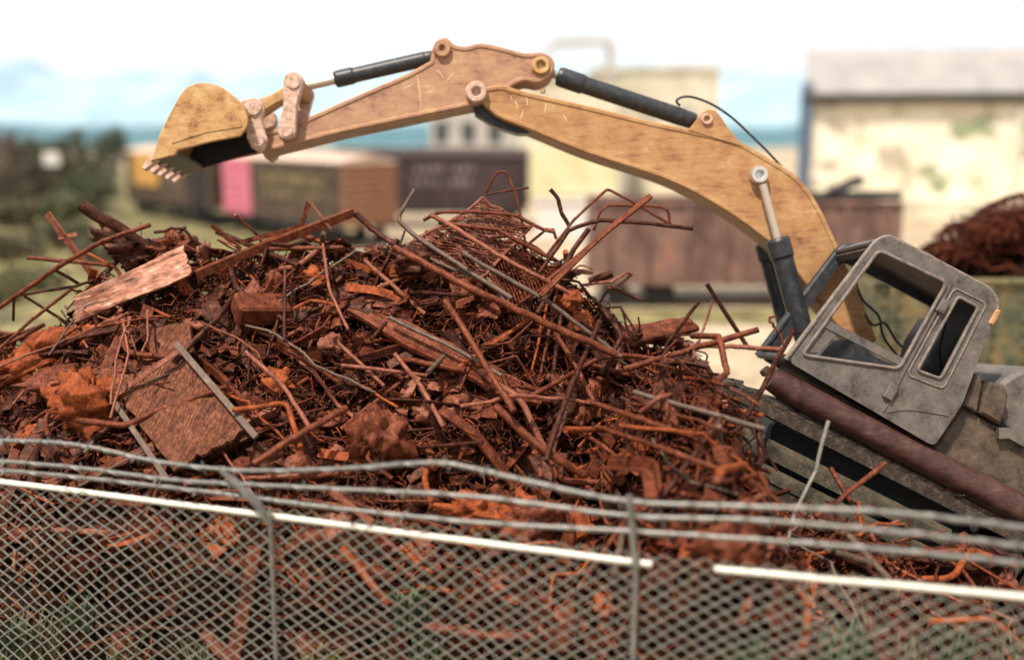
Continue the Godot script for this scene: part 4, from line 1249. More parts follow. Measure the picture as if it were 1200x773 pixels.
# ---------------------------------------------------------------- the fence
func make_fence() -> void:
	var f := thing("wire_fence", "pale chain-link fence with white top rail and strands of barbed wire", "fence")
	var A := w(0, 564, EYE.z - 9.8); var B := w(1200, 697.5, EYE.z - 7.46)
	var along := (B - A); along.y = 0.0
	var length := along.length()
	var ux := along.normalized()
	var frame := Transform3D(Basis(ux, Vector3.UP, ux.cross(Vector3.UP)), Vector3(A.x, 0, A.z))
	f.transform = frame
	var H := (A.y + B.y) / 2
	var loc := func(x: float, y: float, out_: float) -> Vector3:      # where the ray of a photo point meets the fence plane moved by out_
		var d := ray(x, y)
		var nrm: Vector3 = frame.basis.z
		var t := (frame.origin + nrm * out_ - EYE).dot(nrm) / d.dot(nrm)
		return frame.affine_inverse() * (EYE + d * t)
	var b := MB.new()
	# top rail in two lengths with a gap at the second post
	for q in [[-60, 556.5, 764, 661], [838, 667, 1270, 705]]:
		b = MB.new()
		var p0: Vector3 = loc.call(q[0], q[1], 0.0); var p1: Vector3 = loc.call(q[2], q[3], 0.0)
		b.sweep(wavered([p0, p1], 0.4, 0.006, q[0]), circle(0.028, 10), true)
		part(b, "top_rail", M.rail_paint, f)
	for q in [[315, 606, 0.022], [744, 658, 0.026], [-190, 540, 0.022], [1290, 706, 0.026]]:
		b = MB.new()
		var p: Vector3 = loc.call(q[0], q[1], 0.06)
		b.turned(Vector3(p.x, -0.3, 0.06), Vector3(p.x + 0.01, p.y + 0.1, 0.06), [[0.0, q[2]], [0.97, q[2]], [1.0, q[2] * 0.6], [1.0, 0.0]], 12)
		part(b, "post", M.barb_wire, f)
	# outriggers and strands
	b = MB.new()
	b.sweep(rounded([loc.call(315, 612, 0.07), loc.call(300, 588, 0.06), loc.call(258, 548, 0.0)], 0.05), rect(0.08, 0.04), false, [0.7, 1.0, 1.0, 1.0, 1.0, 1.0, 0.8])
	part(b, "outrigger", M.barb_wire, f)
	b = MB.new()
	b.sweep(rounded([loc.call(745, 664, 0.07), loc.call(742, 624, 0.06), loc.call(737, 580, 0.03)], 0.05), rect(0.055, 0.04), false)
	part(b, "outrigger", M.barb_wire, f)
	var strands := [
		[[-60, 512], [0, 516], [60, 518], [112, 525], [180, 540], [280, 551], [400, 549], [505, 542], [560, 550], [620, 564], [735, 587], [870, 593], [1040, 600], [1200, 618], [1260, 624]],
		[[-60, 536], [0, 540], [100, 549], [200, 562], [300, 568], [400, 573], [560, 582], [735, 604], [880, 609], [1040, 622], [1200, 640], [1260, 646]],
		[[-60, 548], [0, 551], [100, 560], [250, 577], [320, 586], [400, 596], [560, 612], [735, 622], [900, 633], [1040, 644], [1200, 660], [1260, 668]],
	]
	for s in strands:
		b = MB.new()
		var pts := []
		for q in s: pts.append(loc.call(q[0], q[1], 0.0))
		var sm := curved(pts, 6)
		b.sweep(sm, circle(0.021, 7), true)
		# second wire twisted round the first, and the barbs
		var tw := []
		var fine_pts := curved(pts, 26)
		for i in fine_pts.size(): tw.append(fine_pts[i] + Vector3(0, cos(i * 0.55), sin(i * 0.55)) * 0.017)
		b.sweep(tw, circle(0.011, 5), true)
		for i in range(5, fine_pts.size() - 3, 23):
			for a in [0.6, 2.4]:
				var d := Vector3(0.35, cos(a + i), sin(a + i)) * 0.06
				b.sweep([fine_pts[i] - d, fine_pts[i] + d], circle(0.008, 4), true)
		part(b, "barbed_strand", M.barb_wire, f)
	# the mesh: two sets of slanting wires, bent round each other
	var cw := 0.168; var ch := 0.122
	var x0 := -0.9; var x1 := length + 0.9
	var slope := ch / cw
	var span := (H + 0.2) / slope
	for dir in [1, -1]:
		var k := int((x1 - x0 + span) / cw)
		for i in k:
			var xt: float = x0 + i * cw - span
			var pts := []
			var steps := 30
			for s in steps + 1:
				var t := float(s) / steps
				var x: float = xt + dir * t * span
				var y := lerpf(H + 0.02, -0.2, t)
				if dir > 0: x = xt + t * span
				else: x = xt + span - t * span
				if x < x0 - 0.05 or x > x1 + 0.05: continue
				var top_y := lerpf(A.y, B.y, x / length)
				var sag := 0.05 * bumps.get_noise_2d(x * 0.9, y * 0.9) + 0.012 * fine.get_noise_2d(x, y)
				var yy := y + (top_y - H) * clampf(y / H, 0.0, 1.0) + 0.05 * bumps.get_noise_2d(x * 0.5 + 40.0, y * 0.7)
				pts.append(Vector3(x + 0.06 * bumps.get_noise_2d(y * 0.8, x * 0.5), yy, sag + 0.007 * dir * cos(PI * s * 0.5)))
			if pts.size() < 3: continue
			b = MB.new()
			b.sweep(pts, circle(0.0052, 5), true)
			part(b, "mesh_wire", M.fence_steel, f)


func make_weeds() -> void:
	# tufts of dry grass and weeds along the foot of the fence
	var spots := [[50, 735, 0.5, 0], [95, 700, 0.4, 1], [20, 760, 0.6, 1], [140, 770, 0.5, 0], [372, 768, 0.55, 2], [390, 772, 0.5, 2], [482, 700, 0.45, 1], [500, 760, 0.5, 1], [230, 772, 0.5, 0], [1000, 745, 0.5, 1], [960, 760, 0.5, 1], [1060, 760, 0.5, 0], [1120, 740, 0.45, 1], [1180, 750, 0.5, 0], [880, 770, 0.5, 1], [600, 775, 0.4, 0]]
	var cols := [L(0.08, 0.075, 0.03), L(0.035, 0.06, 0.022), L(0.26, 0.2, 0.05)]
	for i in 3:
		var m := plain(["dry_leaf", "green_leaf", "yellow_leaf"][i], cols[i], 0.7)
		m.backlight_enabled = true
		m.backlight = cols[i].linear_to_srgb() * 0.5
	var told := ["dry olive tuft", "green weed tuft", "yellow grass tuft"]
	var where := ["near the lower left corner", "in the lower left above the corner tufts", "at the very lower left edge", "behind the mesh left of the strap", "just right of the first fence post", "beside the other yellow tuft by the post", "behind the mesh left of the middle", "at the bottom left of the middle", "left of the first post's foot", "behind the mesh at the lower right", "at the lower right, left of its neighbour", "at the lower right below the white rail", "below the right half of the white rail", "in the lower right corner", "right of the second post's foot", "at the bottom in the middle"]
	for i in spots.size():
		var s: Array = spots[i]
		var base := hit(s[0], s[1] + 30, 0.05)
		base.y = maxf(0.02, base.y - 0.05)
		var b := MB.new()
		for k in 40:
			var a := rng.randf() * TAU
			var l: float = s[2] * rng.randf_range(0.5, 1.15)
			var d := Vector3(cos(a), 0, sin(a)) * rng.randf_range(0.1, 0.5)
			var o := Vector3(rng.randf_range(-0.16, 0.16), 0, rng.randf_range(-0.12, 0.12))
			var sd := Vector3(-sin(a), 0, cos(a)) * (0.01 if s[3] != 1 else 0.015)
			var p0 := o; var p1 := o + (Vector3.UP * 0.6 + d * 0.4) * l; var p2 := o + (Vector3.UP * 0.9 + d * 1.3) * l
			b.quad(p0 - sd, p0 + sd, p1 + sd, p1 - sd, Vector3.BACK)
			b.flat(p1 - sd, p1 + sd, p2, Vector3.BACK)
		var t := solo(b, "weed_tuft", M[["dry_leaf", "green_leaf", "yellow_leaf"][s[3]]], told[s[3]] + " " + where[i], "weed", "weeds along the fence")
		t.position += base


# ---------------------------------------------------------------- beyond the heap
func slab(parent: Node3D, called: String, m: Material, mid: Vector3, size: Vector3, bev := 0.02, turn := 0.0) -> MeshInstance3D:
	var b := MB.new()
	b.box(Transform3D(Basis(Vector3.UP, turn), Vector3.ZERO), size, bev)
	var o := part(b, called, m, parent)
	o.position = mid
	return o


func boxcar(called: String, label: String, at: Vector3, yaw: float, length: float, body: Material, roof: Material, end_m: Material) -> Node3D:
	# local x runs back along the car from its near end, z across, side facing +z
	var c := thing(called, label, "freight car", "freight cars in the yard")
	c.transform = Transform3D(Basis(Vector3.UP, yaw), at)
	var h0 := 1.05; var h1 := 3.95
	slab(c, "body", body, Vector3(length / 2, (h0 + h1) / 2, -1.5), Vector3(length, h1 - h0, 3.0))
	var b := MB.new()
	var p := PackedVector2Array([Vector2(0.08, h1), Vector2(-1.5, h1 + 0.28), Vector2(-3.08, h1), Vector2(-3.08, h1 - 0.08), Vector2(0.08, h1 - 0.08)])
	b.sweep([Vector3(-0.08, 0, 0), Vector3(length + 0.08, 0, 0)], p, false)
	part(b, "roof", roof, c)
	slab(c, "running_board", roof, Vector3(length / 2, h1 + 0.34, -1.5), Vector3(length, 0.05, 0.5))
	for i in 9:
		slab(c, "end_rib", end_m, Vector3(-0.05, h0 + 0.25 + i * 0.31, -1.5), Vector3(0.12, 0.16, 2.8), 0.04)
	for i in 12:
		var x := (i + 0.5) * length / 12
		slab(c, "side_rib", body, Vector3(x, (h0 + h1) / 2, 0.03), Vector3(0.09, h1 - h0 - 0.1, 0.08), 0.02)
	slab(c, "sill", M.dark_inside, Vector3(length / 2, h0 - 0.12, -0.1), Vector3(length, 0.24, 0.2))
	for x in [1.8, length - 1.8]:
		for s in [-0.8, 0.8]:
			b = MB.new()
			b.turned(Vector3(x + s, 0.45, -2.7), Vector3(x + s, 0.45, -0.3), [[0.0, 0.0], [0.0, 0.45], [0.06, 0.45], [0.06, 0.1], [0.94, 0.1], [0.94, 0.45], [1.0, 0.45], [1.0, 0.0]], 18)
			part(b, "wheel_set", M.dark_inside, c)
		slab(c, "truck_frame", M.dark_inside, Vector3(x, 0.6, -0.35), Vector3(2.4, 0.3, 0.2), 0.05)
	for i in 6:
		slab(c, "ladder_rung", M.dark_inside, Vector3(0.5, h0 + 0.2 + i * 0.45, 0.1), Vector3(0.5, 0.04, 0.04), 0.0)
	return c


func worn_marks(parent: Node3D, m: Material, x0: float, y: float, h: float, count: int, step: float) -> void:
	# rows of worn painted marks, too faded to read in the photograph
	for i in count:
		if i % 5 == 3: continue
		var wd := step * rng.randf_range(0.35, 0.7)
		slab(parent, "worn_mark", m, Vector3(x0 + i * step, y + rng.randf_range(-0.03, 0.03), 0.075), Vector3(wd, h * rng.randf_range(0.7, 1.0), 0.012), 0.0)


func make_background() -> void:
	surface("boxcar_brown", [[0.0, L(0.025, 0.018, 0.012)], [0.4, L(0.065, 0.045, 0.03)], [0.7, L(0.11, 0.075, 0.05)], [1.0, L(0.2, 0.13, 0.08)]], 0.8, 0.0, 0.2, 201, 0.0, 0.6, -4, 256)
	surface("boxcar_yellow", [[0.0, L(0.2, 0.09, 0.02)], [0.5, L(0.5, 0.26, 0.06)], [1.0, L(0.62, 0.36, 0.12)]], 0.8, 0.0, 0.3, 206, 0.0, 0.6, 1, 128)
	surface("boxcar_pink", [[0.0, L(0.3, 0.06, 0.09)], [0.5, L(0.52, 0.14, 0.19)], [1.0, L(0.62, 0.24, 0.28)]], 0.8, 0.0, 0.3, 208, 0.0, 0.6, 1, 128)
	surface("boxcar_end", [[0.0, L(0.12, 0.055, 0.03)], [0.5, L(0.26, 0.125, 0.07)], [1.0, L(0.36, 0.2, 0.12)]], 0.8, 0.0, 0.3, 210, 0.0, 0.6, 1, 128)
	surface("boxcar_plum", [[0.0, L(0.022, 0.014, 0.016)], [0.5, L(0.045, 0.028, 0.03)], [1.0, L(0.09, 0.055, 0.05)]], 0.75, 0.0, 0.2, 214, 0.0, 0.6, 1, 128)
	surface("roof_dust", [[0.0, L(0.35, 0.24, 0.18)], [0.5, L(0.52, 0.39, 0.31)], [1.0, L(0.64, 0.52, 0.44)]], 0.85, 0.0, 0.2, 218, 0.0, 0.6, 1, 128)
	surface("gondola_rust", [[0.0, L(0.06, 0.03, 0.024)], [0.3, L(0.125, 0.07, 0.056)], [0.6, L(0.19, 0.112, 0.09)], [0.82, L(0.25, 0.13, 0.095)], [0.93, L(0.42, 0.12, 0.06)], [1.0, L(0.5, 0.15, 0.07)]], 0.8, 0.0, 0.14, 222, 0.0, 0.75, -3, 512)
	surface("shed_wall", [[0.0, L(0.14, 0.15, 0.1)], [0.14, L(0.35, 0.32, 0.22)], [0.28, L(0.66, 0.57, 0.42)], [0.55, L(0.76, 0.69, 0.54)], [1.0, L(0.82, 0.78, 0.68)]], 0.9, 0.0, 0.07, 226, 0.0, 0.8, 1, 512)
	surface("shed_roof", [[0.0, L(0.195, 0.180, 0.173)], [0.5, L(0.300, 0.278, 0.270)], [1.0, L(0.435, 0.405, 0.383)]], 0.7, 0.1, 0.1, 230, 0.0, 0.6, 1, 256)
	surface("works_wall", [[0.0, L(0.4, 0.35, 0.25)], [0.5, L(0.58, 0.53, 0.4)], [1.0, L(0.7, 0.66, 0.54)]], 0.9, 0.0, 0.08, 234, 0.0, 0.7, 1, 256)
	surface("works_yellow", [[0.0, L(0.462, 0.418, 0.220)], [0.5, L(0.616, 0.572, 0.344)], [1.0, L(0.748, 0.682, 0.523)]], 0.9, 0.0, 0.1, 238, 0.0, 0.7, 1, 128)
	surface("works_grey", [[0.0, L(0.28, 0.26, 0.23)], [0.5, L(0.4, 0.37, 0.33)], [1.0, L(0.52, 0.49, 0.45)]], 0.9, 0.0, 0.1, 240, 0.0, 0.7, 1, 128)
	surface("bin_green", [[0.0, L(0.03, 0.03, 0.018)], [0.4, L(0.075, 0.085, 0.05)], [0.65, L(0.15, 0.12, 0.06)], [0.85, L(0.22, 0.14, 0.06)], [1.0, L(0.12, 0.2, 0.12)]], 0.75, 0.1, 0.3, 244, 0.3, 0.7, 1, 256)
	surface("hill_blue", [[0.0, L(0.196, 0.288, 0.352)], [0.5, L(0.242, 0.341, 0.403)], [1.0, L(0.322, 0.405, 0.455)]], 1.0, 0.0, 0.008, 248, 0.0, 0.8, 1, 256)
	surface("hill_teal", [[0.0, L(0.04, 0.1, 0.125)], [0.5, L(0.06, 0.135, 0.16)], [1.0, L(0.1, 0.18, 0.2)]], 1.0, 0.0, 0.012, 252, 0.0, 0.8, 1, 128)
	surface("bark", [[0.0, L(0.03, 0.022, 0.016)], [1.0, L(0.13, 0.09, 0.06)]], 0.9, 0.0, 0.8, 256, 0.0, 0.6, 1, 128)
	plain("column_blue", L(0.06, 0.1, 0.16), 0.6)
	plain("soot", L(0.03, 0.027, 0.025), 0.8)
	plain("pale_pipe", L(0.6, 0.55, 0.45), 0.6)
	plain("window_dark", L(0.05, 0.055, 0.06), 0.2)
	plain("old_white", L(0.62, 0.58, 0.54), 0.8)
	plain("mark_yellow", L(0.26, 0.2, 0.08), 0.85)
	plain("mark_white", L(0.2, 0.16, 0.16), 0.85)
	plain("moss", L(0.26, 0.29, 0.17), 0.95)
	plain("stain", L(0.42, 0.36, 0.27), 0.95)
	# freight cars on the back track
	var car := boxcar("boxcar", "brown boxcar with a pink door panel and ribbed orange-brown end", Vector3(-7.6, 0, -34.4), PI - deg_to_rad(50.0) , 12.0, M.boxcar_brown, M.roof_dust, M.boxcar_end)
	car.basis = Basis(Vector3(-cos(deg_to_rad(50)), 0, -sin(deg_to_rad(50))), Vector3.UP, Vector3(-sin(deg_to_rad(50)), 0, cos(deg_to_rad(50))))
	slab(car, "end_panel", M.boxcar_end, Vector3(-0.012, 2.5, -1.5), Vector3(0.03, 2.86, 2.98), 0.0)
	slab(car, "door", M.boxcar_pink, Vector3(10.2, 2.45, 0.08), Vector3(3.2, 2.8, 0.08))
	for i in 6: slab(car, "door_rib", M.boxcar_pink, Vector3(10.2, 1.3 + i * 0.46, 0.13), Vector3(3.1, 0.1, 0.05), 0.01)
	worn_marks(car, M.mark_yellow, 1.6, 3.0, 0.5, 14, 0.45)
	worn_marks(car, M.mark_yellow, 2.2, 2.3, 0.3, 10, 0.5)
	var dir := car.basis.x
	var car2 := boxcar("boxcar", "dark boxcar with an orange-yellow patch below the excavator's bucket", Vector3(-7.6, 0, -34.4) + dir * 13.6, 0.0, 12.5, M.boxcar_brown, M.roof_dust, M.boxcar_brown)
	car2.basis = car.basis
	slab(car2, "painted_panel", M.boxcar_yellow, Vector3(9.0, 2.9, 0.08), Vector3(3.8, 1.9, 0.04), 0.0)
	slab(car2, "door", M.boxcar_brown, Vector3(4.4, 2.45, 0.09), Vector3(2.6, 2.7, 0.08))
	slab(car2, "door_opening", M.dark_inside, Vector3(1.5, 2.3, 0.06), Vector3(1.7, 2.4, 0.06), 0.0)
	var car3 := boxcar("boxcar", "dark plum freight car with faded white marks behind the heap", Vector3(0.75, 0, -44.5), 0.0, 10.5, M.boxcar_plum, M.boxcar_plum, M.boxcar_plum)
	car3.basis = Basis(Vector3(-1, 0, -0.06).normalized(), Vector3.UP, Vector3(-0.06, 0, 1).normalized())
	worn_marks(car3, M.mark_white, 2.9, 3.2, 0.42, 9, 0.42)
	worn_marks(car3, M.mark_white, 3.1, 2.5, 0.42, 8, 0.42)
	# rusty gondola
	var g := thing("gondola", "long rusty gondola wagon standing behind the boom", "freight wagon")
	g.position = Vector3(2.47, 0, -19.7)
	var gl := 9.45
	slab(g, "side", M.gondola_rust, Vector3(gl / 2, 1.95, 0), Vector3(gl, 2.5, 0.1))
	slab(g, "side", M.gondola_rust, Vector3(gl / 2, 1.95, -2.8), Vector3(gl, 2.5, 0.1))
	for x in [0.05, gl - 0.05]: slab(g, "end_wall", M.gondola_rust, Vector3(x, 1.95, -1.4), Vector3(0.1, 2.46, 2.68))
	slab(g, "deck", M.gondola_rust, Vector3(gl / 2, 0.75, -1.4), Vector3(gl - 0.02, 0.12, 2.7))
	slab(g, "top_rim", M.gondola_rust, Vector3(gl / 2, 3.24, 0.03), Vector3(gl + 0.1, 0.1, 0.2))
	slab(g, "top_rim", M.gondola_rust, Vector3(gl / 2, 3.24, -2.83), Vector3(gl + 0.1, 0.1, 0.2))
	for i in 8: slab(g, "side_rib", M.gondola_rust, Vector3(0.5 + i * (gl - 1.0) / 7, 1.95, 0.09), Vector3(0.13, 2.46, 0.1))
	for x in [1.5, gl - 1.5]:
		for s in [-0.7, 0.7]:
			var b := MB.new()
			b.turned(Vector3(x + s, 0.42, -2.4), Vector3(x + s, 0.42, -0.25), [[0.0, 0.0], [0.0, 0.42], [0.06, 0.42], [0.06, 0.1], [0.94, 0.1], [0.94, 0.42], [1.0, 0.42], [1.0, 0.0]], 18)
			part(b, "wheel_set", M.soot, g)
	# load of dark beams on the gondola
	for i in 4:
		var q: Array = [[7.3, 3.42, -0.4, 0.0, 0.0], [8.1, 3.42, -0.75, 0.15, 0.0], [7.8, 3.72, -0.5, 0.4, 0.32], [8.7, 3.45, -0.3, -0.1, 0.0]][i]
		var b := MB.new()
		b.box(Transform3D(), Vector3([2.4, 2.2, 1.3, 1.5][i], 0.26, 0.3), 0.04)
		var o := solo(b, "beam", M.soot, ["lowest black beam lying along the gondola's rim", "black beam behind the lowest one on the gondola", "short black beam tilted up on the gondola's load", "stubby black beam at the right end of the gondola's rim"][i], "beam", "black beams on the gondola")
		o.transform = Transform3D(Basis.from_euler(Vector3(0, q[3], q[4])), Vector3(2.47 + q[0], q[1], -19.7 + q[2]))
	# green riveted bin with a second heap of scrap
	var bin := thing("scrap_bin", "green and rust riveted scrap bin behind the cab", "bin")
	bin.position = Vector3(7.0, 0, -7.6)
	slab(bin, "side", M.bin_green, Vector3(2.6, 1.35, 0), Vector3(5.2, 2.5, 0.1))
	slab(bin, "side", M.bin_green, Vector3(2.6, 1.35, -2.6), Vector3(5.2, 2.5, 0.1))
	for x in [0.0, 5.2]: slab(bin, "end_wall", M.bin_green, Vector3(x, 1.35, -1.3), Vector3(0.1, 2.46, 2.48))
	slab(bin, "rim", M.bin_green, Vector3(2.6, 2.64, 0.03), Vector3(5.3, 0.1, 0.2))
	slab(bin, "floor", M.bin_green, Vector3(2.6, 0.2, -1.3), Vector3(5.1, 0.1, 2.5))
	for i in 6:
		slab(bin, "side_rib", M.bin_green, Vector3(0.3 + i * 0.92, 1.35, 0.1), Vector3(0.14, 2.4, 0.12))
		for k in 9:
			for s in [-0.17, 0.17]:
				var b := MB.new()
				b.turned(Vector3(0, 0, -0.01), Vector3(0, 0, 0.05), [[0.0, 0.05], [0.6, 0.045], [1.0, 0.0]], 8)
				var rv := part(b, "rivet", M.bin_green, bin)
				rv.position = Vector3(0.3 + i * 0.92 + s, 0.3 + k * 0.27, 0.05)
	var b2 := MB.new()
	for i in 1:
		b2.lump(Transform3D(Basis(), Vector3.ZERO), Vector3(2.7, 1.15, 1.1), bumps, 3.0, 0.5, 40, 22)
	var mound := solo(b2, "scrap_load", M.heap_soil, "rounded load of rust filling the green bin", "scrap load")
	mound.position = Vector3(11.5, 2.5, -8.9)
	var mm := MultiMesh.new()
	mm.transform_format = MultiMesh.TRANSFORM_3D
	var tw := MB.new()
	tw.sweep(curved([Vector3(-0.5, 0, 0), Vector3(-0.15, 0.12, 0.05), Vector3(0.2, -0.04, -0.06), Vector3(0.5, 0.1, 0)], 3), circle(0.026, 5), true)
	mm.mesh = tw.mesh()
	mm.use_colors = true
	mm.instance_count = 800
	for j in 800:
		var a := rng.randf() * TAU; var r := sqrt(rng.randf())
		var p := Vector3(11.5 + cos(a) * r * 2.8, 0, -8.9 + sin(a) * r * 1.05)
		p.y = 2.5 + 1.25 * sqrt(maxf(0.0, 1.0 - r * r)) + rng.randf_range(-0.05, 0.26)
		var bs := Basis.from_euler(Vector3(rng.randf_range(-0.6, 0.6), rng.randf() * TAU, rng.randf_range(-0.6, 0.6)))
		mm.set_instance_transform(j, Transform3D(bs, p))
		var gg := rng.randf_range(0.5, 1.3)
		mm.set_instance_color(j, Color(gg, gg * rng.randf_range(0.85, 1.0), gg * rng.randf_range(0.8, 1.0)))
	var mi := MultiMeshInstance3D.new(); mi.multimesh = mm; mi.material_override = M.rust_brown
	tag(mi, "scrap_load_wires", "tangle of rusty wires on the load of the green bin", "scrap", "", "stuff")
	for q in [[[[1102, 287], [1107, 265], [1128, 262], [1150, 250], [1205, 246]], "dark bent rod framing the left of the second scrap load"], [[[1148, 247], [1170, 236], [1200, 228]], "straight dark rod end above the second scrap load"], [[[1127, 263], [1132, 290]], "short upright rod under the bent rod of the second load"], [[[1108, 266], [1124, 290]], "short slanting rod under the bent rod of the second load"]]:
		var pts := []
		for p in q[0]: pts.append(w(p[0], p[1], -7.9))
		solo(bar_mesh("rod", pts, 0.06, 4.0), "rod", M.rust_dark, q[1], "rod")
	# the shed on the right
	var sh := thing("shed", "long cream stained shed with grey corrugated roof at the right", "building")
	sh.transform = Transform3D(Basis(Vector3.UP, -0.27), Vector3(18.0, 0, -52.7))
	slab(sh, "wall", M.shed_wall, Vector3(11.0, 3.6, -5.0), Vector3(21.6, 7.2, 10.0), 0.0)
	var roof := Node3D.new(); roof.name = "roof"; sh.add_child(roof)
	for i in 60:
		var b := MB.new()
		var x := -0.3 + i * 0.38
		var lift_ := 0.0
		b.sweep([Vector3(x + 0.19, 7.3, 0.6), Vector3(x + 0.19, 10.1, -4.6)], PackedVector2Array([Vector2(-0.19, 0), Vector2(0.19, 0), Vector2(0.12, 0.1), Vector2(-0.12, 0.1)]), false)
		part(b, "roof_sheet", M.shed_roof, roof)
	slab(sh, "gutter", M.soot, Vector3(11.0, 7.12, 0.3), Vector3(22.8, 0.62, 0.5))
	slab(sh, "corner_column", M.column_blue, Vector3(-0.1, 4.0, 0.2), Vector3(0.7, 8.0, 0.7))
	slab(sh, "down_pipe", M.pale_pipe, Vector3(11.9, 3.5, 0.2), Vector3(0.3, 6.9, 0.25))
	slab(sh, "ledge", M.works_wall, Vector3(11.0, 0.6, 0.5), Vector3(21.8, 1.2, 1.0))
	# mossy stains on the plaster, each a cluster of blots
	for q in [[9.3, 5.6, 1.7, 1.0, 9], [2.8, 5.4, 0.9, 0.5, 4], [4.6, 3.8, 1.5, 0.7, 7], [7.7, 1.9, 0.9, 0.8, 4], [13.0, 4.6, 1.4, 1.6, 6], [1.0, 2.2, 0.7, 1.2, 4]]:
		for n in q[4]:
			var b := MB.new()
			var pts := PackedVector2Array()
			var mx: float = q[0] + rng.randfn() * q[2] * 0.5; var my: float = minf(q[1] + rng.randfn() * q[3] * 0.5, 6.5)
			var rr := rng.randf_range(0.15, 0.5)
			for k in 18:
				var a := TAU * k / 18
				pts.append(Vector2(mx, my) + Vector2(cos(a) * 1.3, sin(a)) * rr * (1.0 + 0.9 * bumps.get_noise_2d(cos(a) * 1.5 + n * 9.0 + q[0], sin(a) * 1.5)))
			b.plate(pts, 0.012 + n * 0.002, 0.002, 0.001)
			part(b, "moss_stain", M.moss if q[0] > 7.0 else M.stain, sh)
	# the works in the middle distance
	var wk := thing("works", "cream factory block with yellow lower wall beyond the plum freight car", "building")
	wk.position = Vector3(-5.9, 0, -67.7)
	slab(wk, "wall", M.works_grey, Vector3(3.0, 4.0, -4.0), Vector3(6.6, 8.0, 8.0), 0.0)
	slab(wk, "wall", M.works_wall, Vector3(10.2, 4.4, -4.0), Vector3(7.6, 8.8, 8.2), 0.0)
	slab(wk, "lower_wall", M.works_yellow, Vector3(10.2, 2.0, 0.2), Vector3(7.6, 3.6, 0.2), 0.0)
	slab(wk, "parapet", M.works_grey, Vector3(10.2, 8.95, -4.0), Vector3(7.9, 0.3, 8.5))
	slab(wk, "corner_pier", M.works_grey, Vector3(14.2, 4.0, 0.2), Vector3(0.6, 8.0, 0.5))
	for x in [0.6, 2.6, 4.6]:
		for y in [2.2, 5.0]: slab(wk, "window", M.window_dark, Vector3(x, y, 0.02), Vector3(1.0, 1.5, 0.08), 0.0)
	for x in [7.6, 9.8, 12.0]: slab(wk, "window", M.works_grey, Vector3(x, 5.6, 0.12), Vector3(1.2, 1.6, 0.08), 0.0)
	var tall := thing("works", "tall pale block standing just behind the boom", "building")
	tall.position = Vector3(6.7, 0, -73.0)
	slab(tall, "wall", M.works_wall, Vector3(4.9, 4.9, -4.0), Vector3(9.8, 9.8, 8.0), 0.0)
	slab(tall, "parapet", M.works_wall, Vector3(4.9, 9.9, -4.0), Vector3(10.1, 0.3, 8.3))
	for x in [1.6, 4.4, 7.2]: slab(tall, "window", M.works_grey, Vector3(x, 6.0, 0.02), Vector3(1.2, 2.0, 0.08), 0.0)
	# hoist frame on the works roof
	var hf := thing("hoist_frame", "dark arched hoist frame on the roof of the factory block", "frame")
	hf.position = Vector3(2.6, 9.1, -68.2)
	for q in [[[0, 0, 0], [0, 1.7, 0], [0.6, 2.4, 0], [4.6, 2.55, 0], [4.8, 2.2, 0], [4.8, 0, 0]], [[0, 0, -2], [0, 1.7, -2], [0.6, 2.4, -2], [4.6, 2.55, -2], [4.8, 2.2, -2], [4.8, 0, -2]]]:
		var b := MB.new()
		var pts := []
		for p in q: pts.append(Vector3(p[0], p[1], p[2]))
		b.sweep(rounded(pts, 0.3), rect(0.3, 0.3), false)
		part(b, "arch", M.works_grey, hf)
	for x in [0.6, 4.6]:
		slab(hf, "tie", M.works_grey, Vector3(x, 2.45, -1.0), Vector3(0.2, 0.2, 1.8))
	# low white wall beyond the heap
	var lw := thing("low_wall", "low whitewashed wall between plum freight car and gondola", "wall")
	lw.position = Vector3(1.2, 0, -40.0)
	slab(lw, "wall", M.old_white, Vector3(3.6, 0.9, 0), Vector3(7.2, 1.8, 0.5))
	slab(lw, "coping", M.old_white, Vector3(3.6, 1.86, 0), Vector3(7.4, 0.12, 0.7))
	# trees and bushes at far left
	make_trees()
	# hills
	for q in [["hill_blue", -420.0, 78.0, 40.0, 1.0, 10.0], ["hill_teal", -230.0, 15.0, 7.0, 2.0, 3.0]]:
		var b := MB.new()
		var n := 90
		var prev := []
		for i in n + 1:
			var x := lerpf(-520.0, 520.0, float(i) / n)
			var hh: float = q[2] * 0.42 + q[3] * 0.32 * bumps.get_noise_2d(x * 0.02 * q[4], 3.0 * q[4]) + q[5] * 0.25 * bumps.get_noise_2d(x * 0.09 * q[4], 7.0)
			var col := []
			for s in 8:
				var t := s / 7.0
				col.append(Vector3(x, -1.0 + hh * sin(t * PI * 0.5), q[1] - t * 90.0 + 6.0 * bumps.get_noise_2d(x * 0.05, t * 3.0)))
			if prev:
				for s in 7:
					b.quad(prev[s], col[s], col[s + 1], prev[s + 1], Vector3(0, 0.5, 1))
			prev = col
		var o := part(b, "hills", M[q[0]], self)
		o.set_meta("kind", "structure")


